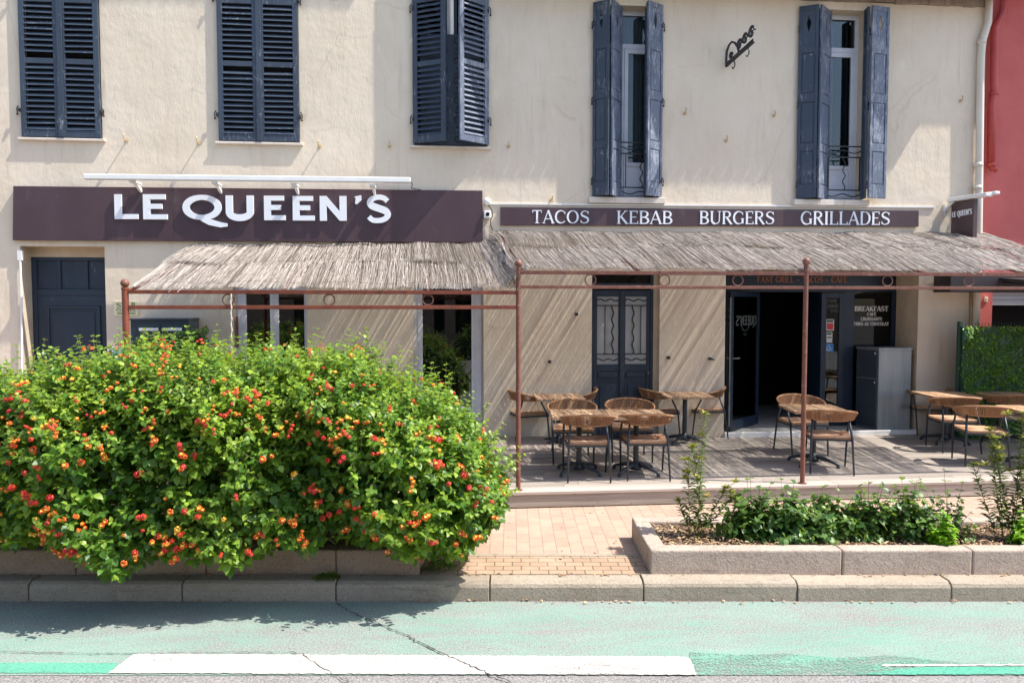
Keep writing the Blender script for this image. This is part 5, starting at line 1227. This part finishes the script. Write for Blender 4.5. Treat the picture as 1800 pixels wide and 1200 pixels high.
# wood chips
n = 5200; uu = rng.uniform(UR0+.17, 6.4, n); vv = rng.uniform(PV0+.17, PV1-.17, n); zz = ZT-.05+rng.uniform(0,.03,n)
pos = np.stack([uu*UU.x+vv*VV.x, CAMY+uu*UU.y+vv*VV.y, zz], 1); ang = rng.random(n)*6.28
dr_ = np.stack([np.cos(ang), np.sin(ang), rng.normal(0,.3,n)], 1); up_ = np.stack([rng.normal(0,.35,n), rng.normal(0,.35,n), np.ones(n)], 1)
o = leaves('wood_chips', pos, dr_, up_, rng.uniform(.025,.075,n), M['mulch'], tint=rng.random(n)**1.3, shape=NARROW*np.array([1,.8,1])); tag(o, 'pale wood chip mulch in the right planter', kind='stuff')
# ---- the flowering hedge
def lump(u, th, s=0):
    return (.10*np.sin(u*2.1+1.3+s)+.07*np.sin(u*5.3+th*2.2+.4)+.06*np.sin(th*4.1+u*1.7+2)+.04*np.sin(u*9.1+th*5)+.03*np.sin(u*15+th*9))
def topz(u):      # silhouette height along the hedge
    xs_ = np.array([-9,-5.0,-4.3,-3.6,-3.0,-2.5,-2.0,-1.6,-1.2,-.9,-.65,-.45,-.28,-.16,-.06,.02]); zs_ = np.array([1.55,1.52,1.54,1.63,1.66,1.72,1.70,1.68,1.60,1.50,1.36,1.18,.96,.74,.48,.22])
    return np.interp(u, xs_, zs_)
UC = 5.75*K
def hedge_point(u, th, s, lp=True):
    """u along, th 0 = towards the road horizontally, 90 = up, 180 = towards the wall"""
    zt = topz(u) + .05*np.sin(u*3.7+1) + .035*np.sin(u*8.3) + .02*np.sin(u*19+2); zlow = -.03; zc = (zt+zlow)/2-.03; hz = (zt-zc)
    end = np.clip((.03-u)/.9, 0, 1)**.5; hv = np.where(np.cos(th) > 0, 1.06, .95)*(.32+.68*end)
    c, sn = np.cos(th), np.sin(th); e = 2/3.0
    vv = -np.sign(c)*np.abs(c)**e*hv; vz = np.sign(sn)*np.abs(sn)**e*hz
    k = s*(1+(lump(u, th)*.8 if lp else 0)); v = UC + .02 + vv*k; z = zc + vz*np.where(sn>0, s*(1+lump(u,th)*.25), k); z = np.maximum(z, -.03+.07*np.sin(u*3.1+.6)*np.sin(u*1.3)+.10*rng.random(len(u)))
    ul_ = np.interp(z, [-.05,.12,.35,.6,.9], [-.62,-.34,-.10,.0,.03]); u = np.where(u > ul_, ul_ - rng.random(len(u))*.35, u)
    q = np.stack([u*UU.x+v*VV.x, CAMY+u*UU.y+v*VV.y, z], 1); nr = np.stack([-c*(-VV.x)*-1, -c*VV.y, sn], 1); return q, nr
LT_ = thing('lantana_hedge', 'big rounded lantana hedge covered in red and orange flower heads', 'flowering hedge', tuple(SV(-2.5, UC, ZP)))
def rand_u(n):
    u = rng.uniform(-5.6, .02, n); return u
n = 7200; u = rand_u(n); th = np.where(rng.random(n) < .80, rng.uniform(R(-38), R(115), n), rng.uniform(R(115), R(200), n)); s = rng.uniform(.80, 1.03, n)
tip, nr = hedge_point(u, th, s); nrm_ = norm(nr + rng.normal(0,.35,(n,3)) + np.array([0,0,.35])); endk = np.clip((u+.75)/.8,0,1)[:,None]; nrm_ = norm(nrm_ + endk*np.array([UU.x,UU.y,0])*.9)
Ls = rng.uniform(.12,.24,n); base = tip - nrm_*Ls[:,None]
A1 = shoots(base, tip, 4, .066, drop=.35, tbase=.50, tvar=.2)
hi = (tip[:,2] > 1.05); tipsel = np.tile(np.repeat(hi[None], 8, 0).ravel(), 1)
A1[4] = np.clip(A1[4] + np.tile(hi*.28 + .16*np.sin(u*4.3+np.cos(th)*5), 8), 0, 1); A1[3] = A1[3]*np.tile(np.where(hi, .82, 1.05)*rng.choice([.7,1.0,1.25], n), 8)  # upper leaves tinted lighter: overhead sunlight put into the leaf colour
# big inner leaves, tinted darker for the shade inside the hedge
n2 = 26000; u2 = rand_u(n2); th2 = rng.uniform(R(-42), R(185), n2); s2 = rng.uniform(.12,.88,n2); p2, nr2 = hedge_point(u2, th2, s2)
d2 = norm(nr2*.6 + rng.normal(0,.6,(n2,3)) + np.array([0,0,-.5])); up2 = norm(nr2 + np.array([0,0,1]) + rng.normal(0,.3,(n2,3)))
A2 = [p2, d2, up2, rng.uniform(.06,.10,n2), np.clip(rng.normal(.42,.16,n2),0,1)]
# long wild shoots that break the outline
nl = 420; ul = rng.uniform(-4.6,.0,nl); tl = np.where(rng.random(nl)<.72, rng.uniform(R(55),R(110),nl), rng.uniform(R(-25),R(60),nl)); b3, nr3 = hedge_point(ul, tl, np.full(nl,.93)); e3 = np.clip((ul+.7)/.7,0,1)[:,None]
d3 = norm(nr3 + rng.normal(0,.35,(nl,3)) + np.array([0,0,.5]) + e3*np.array([UU.x,UU.y,-.15])*1.2); t3 = b3 + d3*rng.uniform(.10,.30,nl)[:,None]
A3 = shoots(b3, t3, 5, .052, drop=.3, tbase=.66, tvar=.15)
AA = [np.concatenate([a, b, c]) for a, b, c in zip(A1, A2, A3)]
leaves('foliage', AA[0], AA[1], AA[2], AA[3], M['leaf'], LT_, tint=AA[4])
stems('stems', np.concatenate([base, b3]) - np.concatenate([nrm_, d3])*.05, np.concatenate([tip, t3]), .0022, M['stem'], LT_)
# woody core
m = MB()
for i in range(70):
    uu_ = random.uniform(-5.4, UL1-.1); a = SV(uu_, UC+random.uniform(-.2,.2), ZP+.05); b = SV(min(.0, uu_+random.uniform(-.4,.5)), UC+random.uniform(-.6,.6), random.uniform(.5,1.25)); mid = a.lerp(b,.5)+Vector((random.uniform(-.1,.1),0,.1)); m.tube([a,mid,b],[.012,.009,.004],5)
for i in range(14):
    a = SV(UL1-.1-random.random()*.4, UC+random.uniform(-.2,.2), ZP+.1); b = SV(random.uniform(-.4,.0), UC+random.uniform(-.4,.3), random.uniform(.1,.9)); m.tube([a, a.lerp(b,.5)+Vector((0,0,.12)), b],[.010,.008,.003],5)
m.build('branches', M['stem'], LT_)
# flower heads
def head(kind, seed):
    rg = random.Random(seed); V = []; Q = []; mi = []; pal = {'red':(0,0,1),'orange':(2,0,3),'yellow':(2,3,3),'crimson':(1,1,0),'mixed':(0,2,3)}[kind]
    for ring, (cnt, el_) in enumerate(((9, 12), (7, 42), (3, 75))):
        for i in range(cnt):
            a = 2*math.pi*(i+.5*ring)/cnt+rg.uniform(-.15,.15); e_ = R(el_+rg.uniform(-8,8)); nn = Vector((math.cos(a)*math.cos(e_), math.sin(a)*math.cos(e_), math.sin(e_))); c = nn*.0175
            s_ = nn.orthogonal().normalized(); t_ = nn.cross(s_); rr = rg.uniform(.0062,.0082); b = len(V); V.append(c*1.0)
            for k_ in range(8): w_ = rr*(1 if k_ % 2 == 0 else .62); al = k_*math.pi/4; V.append(c + (s_*math.cos(al)+t_*math.sin(al))*w_ + nn*.002)
            Q += [(b, b+1+k_, b+1+(k_+1)%8) for k_ in range(8)]; mi += [pal[ring]]*8
    return np.array([tuple(v) for v in V]), np.array(Q), mi
PET = [M['petal_red'], M['petal_crimson'], M['petal_orange'], M['petal_yellow']]
kinds = ['red','orange','yellow','crimson','mixed']; heads = {k: head(k, i) for i, k in enumerate(kinds)}
nf = 680; uf = rng.uniform(-4.75,.01,nf); tf = np.where(rng.random(nf)<.74, rng.uniform(R(-32),R(36),nf), rng.uniform(R(36),R(112),nf)); keep_ = rng.random(nf) < .35+.65*(np.sin(uf*3.3+tf*4)+np.sin(uf*7.1-tf*3) > -.1); uf = uf[keep_]; tf = tf[keep_]; nf = len(uf); pf_, nf_ = hedge_point(uf, tf, rng.uniform(1.0,1.045,nf)); nf_ = norm(nf_ + np.array([0,0,.45]) + rng.normal(0,.25,(nf,3)))
# clusters come in pairs and threes
extra = rng.random(nf) < .55; pe = pf_[extra] + norm(rng.normal(0,1,(extra.sum(),3)))*.034; pf2 = np.concatenate([pf_, pe]); nf2 = np.concatenate([nf_, nf_[extra]])
kf = rng.choice(5, len(pf_), p=[.32,.36,.07,.08,.17]); kf2 = np.concatenate([kf, kf[extra]])
szf = rng.uniform(.62,1.25,len(pf2))*np.where(pf2[:,2] > 1.1, .80, 1.06)
dist = np.linalg.norm(pf2-np.array(CO), axis=1); infr = np.array([abs((Vector(p)-CO).dot(UU))/max(.1,(Vector(p)-CO).dot(VV)) < .69 for p in pf2])
order = np.argsort(-(szf/dist*infr)); proto = {}; cnt = 0; TR = []; MI = []; VS = []; nb = 0
off = Vector(LT_.location)
for rank, i in enumerate(order):
    nn = Vector(nf2[i]); rot = nn.to_track_quat('Z','Y').to_matrix(); s_ = float(szf[i]); k_ = kinds[kf2[i]]; V_, Q_, mi_ = heads[k_]
    if rank < 100:
        if k_ not in proto:
            me = bpy.data.meshes.new('flower_head'); me.from_pydata([tuple(v) for v in V_], [], [tuple(int(x) for x in q) for q in Q_])
            for mt in PET: me.materials.append(mt)
            me.polygons.foreach_set('material_index', mi_); me.update(); proto[k_] = me
        o = bpy.data.objects.new('flower_head', proto[k_]); col.objects.link(o); o.parent = LT_; o.location = Vector(pf2[i]) - off; o.rotation_euler = rot.to_euler(); o.scale = (s_,)*3
    else:
        VS.append(V_@np.array(rot).T*s_ + pf2[i]); TR.append(Q_+nb); MI += mi_; nb += len(V_)
o = np_obj('flower_heads', np.concatenate(VS), None, PET, LT_, tris=np.concatenate(TR), mi=MI); tag(o, kind='stuff')
# ---- low shrubs in the right planter
def shrub(name, label, u, v, w_, h, mat, nsh, leaf, group=None, nodes=4, wild=10, tb_=.45, deep=.55):
    c = SV(u, v, ZT-.05); t = thing(name, label, 'shrub', tuple(c), group=group); rg = np.random.default_rng(int(abs(u)*1000)+nsh)
    a = rg.random(nsh)*6.28; el_ = np.arcsin(rg.uniform(.02,1,nsh)); s = rg.uniform(.55,1.0,nsh); rr = w_*(1+.25*np.sin(a*3+u*5))
    tip = np.stack([np.cos(a)*np.cos(el_)*rr*s, np.sin(a)*np.cos(el_)*rr*deep/.55*.75*s, np.sin(el_)*h*s*(1+.18*np.sin(a*2+u))+.03], 1); tip[:nsh//wild] *= rg.uniform(1.1,1.42,(nsh//wild,1)); base = tip*rg.uniform(.25,.5,(nsh,1))
    tip += np.array(c); base += np.array(c); X = shoots(base, tip, nodes, leaf, drop=.3, rg=rg, tbase=tb_, tvar=.22)
    leaves('foliage', X[0], X[1], X[2], X[3], M[mat], t, tint=X[4]); stems('stems', np.tile(np.array(c), (nsh,1))*.5+base*.5, tip, .003, M['stem'], t); return t
g_ = 'young shrubs in the right planter'; vp_ = (PV0+PV1)/2
def up(px, py): d = G(px, py, ZT) - Vector((0,CAMY,0)); return d.dot(UU), d.dot(VV)
for px, w_, h, lb in ((1322,.26,.46,'dark leafy shrub right of the left twiggy plant, leftmost of the planter row'),(1385,.32,.47,'dark leafy shrub second from the left of the planter row, before the pergola post'),(1462,.32,.46,'dense dark leafy shrub in the middle of the planter row'),(1528,.32,.52,'dark leafy shrub with tall shoots right of the middle of the planter row'),(1602,.30,.50,'dark leafy shrub just left of the lime green plant')):
    u, v = up(px, 937); shrub('leafy_shrub', lb, u, v+.02, w_*1.1, h, 'leaf_dark', 105, .080, g_, tb_=.58, wild=5)
u, v = up(1645, 945); shrub('lime_shrub', 'bright lime green plant at the right end of the dark shrubs', u, v-.12, .15, .30, 'leaf_lime', 26, .075, g_, tb_=.6)
u, v = up(1668, 935); shrub('leafy_shrub', 'thin dark sprawling shrub right of the lime green plant', u, v, .28, .50, 'leaf_dark', 26, .06, g_, wild=2)
u, v = up(1790, 945); shrub('lime_shrub', 'bright green plant at the right edge of the photo', u, v-.08, .18, .33, 'leaf_lime', 34, .07, g_, tb_=.45)
def twiggy(label, u, v, stalks, h, seed):
    c = SV(u, v, ZT-.05); t = thing('twiggy_shrub', label, 'shrub', tuple(c), group=g_); rg = np.random.default_rng(seed); A, Bb, Lp, Ld, Lu, Ls_, Lt, Tp, Td = [], [], [], [], [], [], [], [], []
    for i, (ox, hh, ln) in enumerate(stalks):
        p = np.array(c)+np.array([ox,rg.normal(0,.03),0]); d = np.array([ln,rg.normal(0,.05),1.0]); n_ = int(hh/.026)
        for k in range(n_):
            q = p + d/np.linalg.norm(d)*.028 + np.array([rg.normal(0,.0012),0,0]); A.append(p); Bb.append(q); p = q
            if k > 2:
                for sg in range(3):
                    an = k*2.4+sg*2.09+rg.normal(0,.3); Lp.append(p); Ld.append([math.cos(an),math.sin(an),rg.uniform(.05,.7)]); Lu.append([0,0,1]); Ls_.append(rg.uniform(.075,.115)*(1-.3*k/n_)); Lt.append(rg.uniform(.1,.55))
            if k > n_*.6 and rg.random() < .22:
                e = p+np.array([rg.normal(0,.05),rg.normal(0,.04),rg.uniform(.05,.1)]); A.append(p); Bb.append(e); Tp.append(e)
        Tp.append(p)
    for e in Tp:
        for j in range(20):
            an = rg.random()*6.28; Lp.append(e); Ld.append([math.cos(an),math.sin(an),rg.uniform(.2,1.4)]); Lu.append([0,0,1]); Ls_.append(rg.uniform(.04,.068)); Lt.append(rg.uniform(.7,1.0))
    for j in range(40):
        an = rg.random()*6.28; Lp.append(np.array(c)+np.array([rg.normal(0,.06),rg.normal(0,.05),rg.uniform(.01,.12)])); Ld.append([math.cos(an),math.sin(an),rg.uniform(.1,.8)]); Lu.append([0,0,1]); Ls_.append(rg.uniform(.04,.08)); Lt.append(rg.uniform(.4,.9))
    leaves('foliage', np.array(Lp), np.array(Ld,float), np.array(Lu,float), np.array(Ls_), M['leaf_olive'], t, tint=np.array(Lt), shape=NARROW)
    stems('stems', np.array(A), np.array(Bb), .0042, M['stem'], t)
    tips = []; td = []
    for e in Tp:
        for j in range(6): an = rg.random()*6.28; tips.append(e+np.array([0,0,.01])); td.append([math.cos(an),math.sin(an),rg.uniform(.3,1.2)])
    leaves('young_tips', np.array(tips), np.array(td,float), np.tile([0,0,1.0],(len(tips),1)), rg.uniform(.018,.034,len(tips)), M['tip_red'], t, shape=NARROW)
u, v = up(1222, 935); twiggy('tall twiggy shrub with yellow and red tips at the left end of the right planter', u, v, [(-.06,.70,-.05),(.03,1.04,.05),(.0,.50,.6),(.05,.78,-.10),(-.02,.35,-.4),(.02,.45,.9)], 1.2, 5)
u, v = up(1775, 940); twiggy('tall twiggy shrub with yellow tips at the right edge of the photo', u, v, [(-.08,.95,-.16),(.0,1.08,.06),(.08,1.0,.14),(.05,.75,.4),(-.03,.8,-.05),(.12,1.1,.02),(-.12,.7,-.35),(.02,.9,-.22),(.15,.85,.25),(.0,.6,.1)], 1.1, 9)
# small weeds at the end of the left planter and along the kerb
def weed(px, py, r_, n_, label, seed):
    c = G(px, py, ZP); t = thing('weed', label, 'weed', tuple(c)); rg = np.random.default_rng(seed); a = rg.random(n_)*6.28; rad = rg.random(n_)**.6*r_
    pos = np.array(c)+np.stack([np.cos(a)*rad, np.sin(a)*rad*.6, rg.uniform(.005,r_*.55,n_)*(1-rad/r_*.6)],1); d = np.stack([np.cos(a),np.sin(a),rg.uniform(0,.8,n_)],1)
    leaves('foliage', pos, d, np.tile([0,0,1.0],(n_,1)), rg.uniform(.015,.035,n_), M['leaf'], t, tint=rg.uniform(.2,.8,n_)); return t
weed(778, 1000, .16, 320, 'small green weed on the pavers at the right end of the hedge', 3); weed(575, 1017, .10, 200, 'dark weed between the kerb and the left planter', 4)
# fallen leaves and grit on kerb and pavers
n = 420; uu = rng.uniform(-4.3,5.0,n); vv = np.where(rng.random(n)<.5, rng.uniform(VK+.13,VK+.19,n), np.where(rng.random(n)<.5, rng.uniform(VK-.06,VK-.005,n), rng.uniform(PV0,8.0,n)))
zz = np.where(vv > VK, ZP+.006, ZR+.018); pos = np.stack([uu*UU.x+vv*VV.x, CAMY+uu*UU.y+vv*VV.y, zz],1); a = rng.random(n)*6.28
o = leaves('fallen_leaves', pos, np.stack([np.cos(a),np.sin(a),np.zeros(n)],1), np.stack([rng.normal(0,.2,n),rng.normal(0,.2,n),np.ones(n)],1), rng.uniform(.010,.038,n), M['mulch'], tint=rng.random(n)*.7); tag(o, 'dry fallen leaves and grit along the kerb', kind='stuff')
# ---- artificial hedge on the fence
ah = thing('artificial_hedge', 'dense bright green artificial hedge panel at the right, behind the chairs', 'hedge', (fa.x, -.55, ZP))
n = 26000; x = rng.uniform(fa.x-.01, fa.x+4.3, n); z = rng.uniform(ZP, fz, n) + .02*np.sin(x*9)*(rng.random(n) < .2); y = -.50 - np.abs(rng.normal(0,.035,n)) - .03*np.sin(z*7+x*5) - .02*np.sin(z*17-x*11)
d = np.stack([rng.normal(0,.6,n), rng.normal(-.7,.3,n), rng.normal(-.5,.5,n)],1)
leaves('foliage', np.stack([x,y,z],1), d, np.stack([rng.normal(0,.4,n), rng.normal(-.6,.3,n), np.ones(n)],1), rng.uniform(.03,.065,n), M['leaf_fake'], ah, tint=np.clip(rng.normal(.55,.26,n)+.40*(z > fz-.05),0,1), shape=NARROW)  # sun on the top rim is put into the tint of those leaves
m = MB(); m.box((fa.x,-.50,ZP),(fa.x+4.3,-.43,fz-.02)); m.build('backing', M['green_metal'], ah)
# dark climbing greenery below the mailboxes
ms = thing('ivy_panel', 'dark green leafy screen below and right of the mailboxes', 'greenery', (-3.5,-.75,ZP)); n = 6000
a = P(236,600,-.75); b = P(362,600,-.75); x = rng.uniform(a.x,b.x,n); top = P(300,594,-.75).z + .14*(x-a.x)/(b.x-a.x) ; z = ZP + (top-ZP)*rng.random(n)**.7; y = -.62-.16*rng.random(n)
leaves('foliage', np.stack([x,y,z],1), np.stack([rng.normal(0,.6,n), rng.normal(-.6,.4,n), rng.normal(-.2,.6,n)],1), np.stack([rng.normal(0,.4,n), rng.normal(-.4,.3,n), np.ones(n)],1), rng.uniform(.03,.06,n), M['leaf_dark'], ms, tint=np.clip(rng.normal(.4,.25,n),0,1))
m = MB(); m.box((a.x+.02,-.60,ZP),(b.x-.02,-.56,top.min()-.05)); m.build('backing', M['green_metal'], ms)

# ---------------------------------------------------------------- the far side of the street, seen only in the panes
OB = thing('opposite_building', 'plain building with tall windows on the opposite side of the street', 'building', (-2,-27,ZR)); m = MB(); m.box((-22,-36,ZR),(22,-27,7.2)); m.build('wall', M['planter_brown'], OB)
m = MB(); m.box((-22.5,-36.3,7.2),(22.5,-26.4,7.6)); m.build('roof', M['tile'], OB)
for i in range(10):
    x = -20+i*4.2
    for z in (.5, 4.0): m = MB(); m.box((x,-27.02,z),(x+1.2,-26.97,z+2.2)); m.build('window', M['glass_dark'], OB)
for x in (-.35, .75): m = MB(); m.box((x,-27.06,.7),(x+.55,-27.0,3.1)); m.build('door', M['white_frame'], OB)  # white panels added so the glazed door mirrors two bright windows
for i, x in enumerate((-7.5,-3.2,1.8,7.0,11.5)):
    t = thing('street_shrub', ('round', 'tall', 'wide', 'low', 'dense')[i]+' green shrub across the street, behind the camera', 'shrub', (x,-23,ZR), group='shrubs across the street'); n = 2200; a = rng.random(n)*6.28; el_ = np.arcsin(rng.uniform(0,1,n)); rr = rng.uniform(.7,1.05,n)*(1+.15*np.sin(a*3+i)); hh = (1.6,2.2,1.4,1.2,1.8)[i]
    pos = np.stack([x+np.cos(a)*np.cos(el_)*rr*1.3, -23+np.sin(a)*np.cos(el_)*rr, ZR+.1+np.sin(el_)*hh*rr],1)
    leaves('foliage', pos, rng.normal(0,1,(n,3)), np.tile([0,0,1.0],(n,1)), rng.uniform(.14,.26,n), M['leaf_dark'], t); m = MB(); m.tube([(x,-23,ZR),(x,-23,ZR+1.0)],[.06,.03],8); m.build('trunk', M['stem'], t)
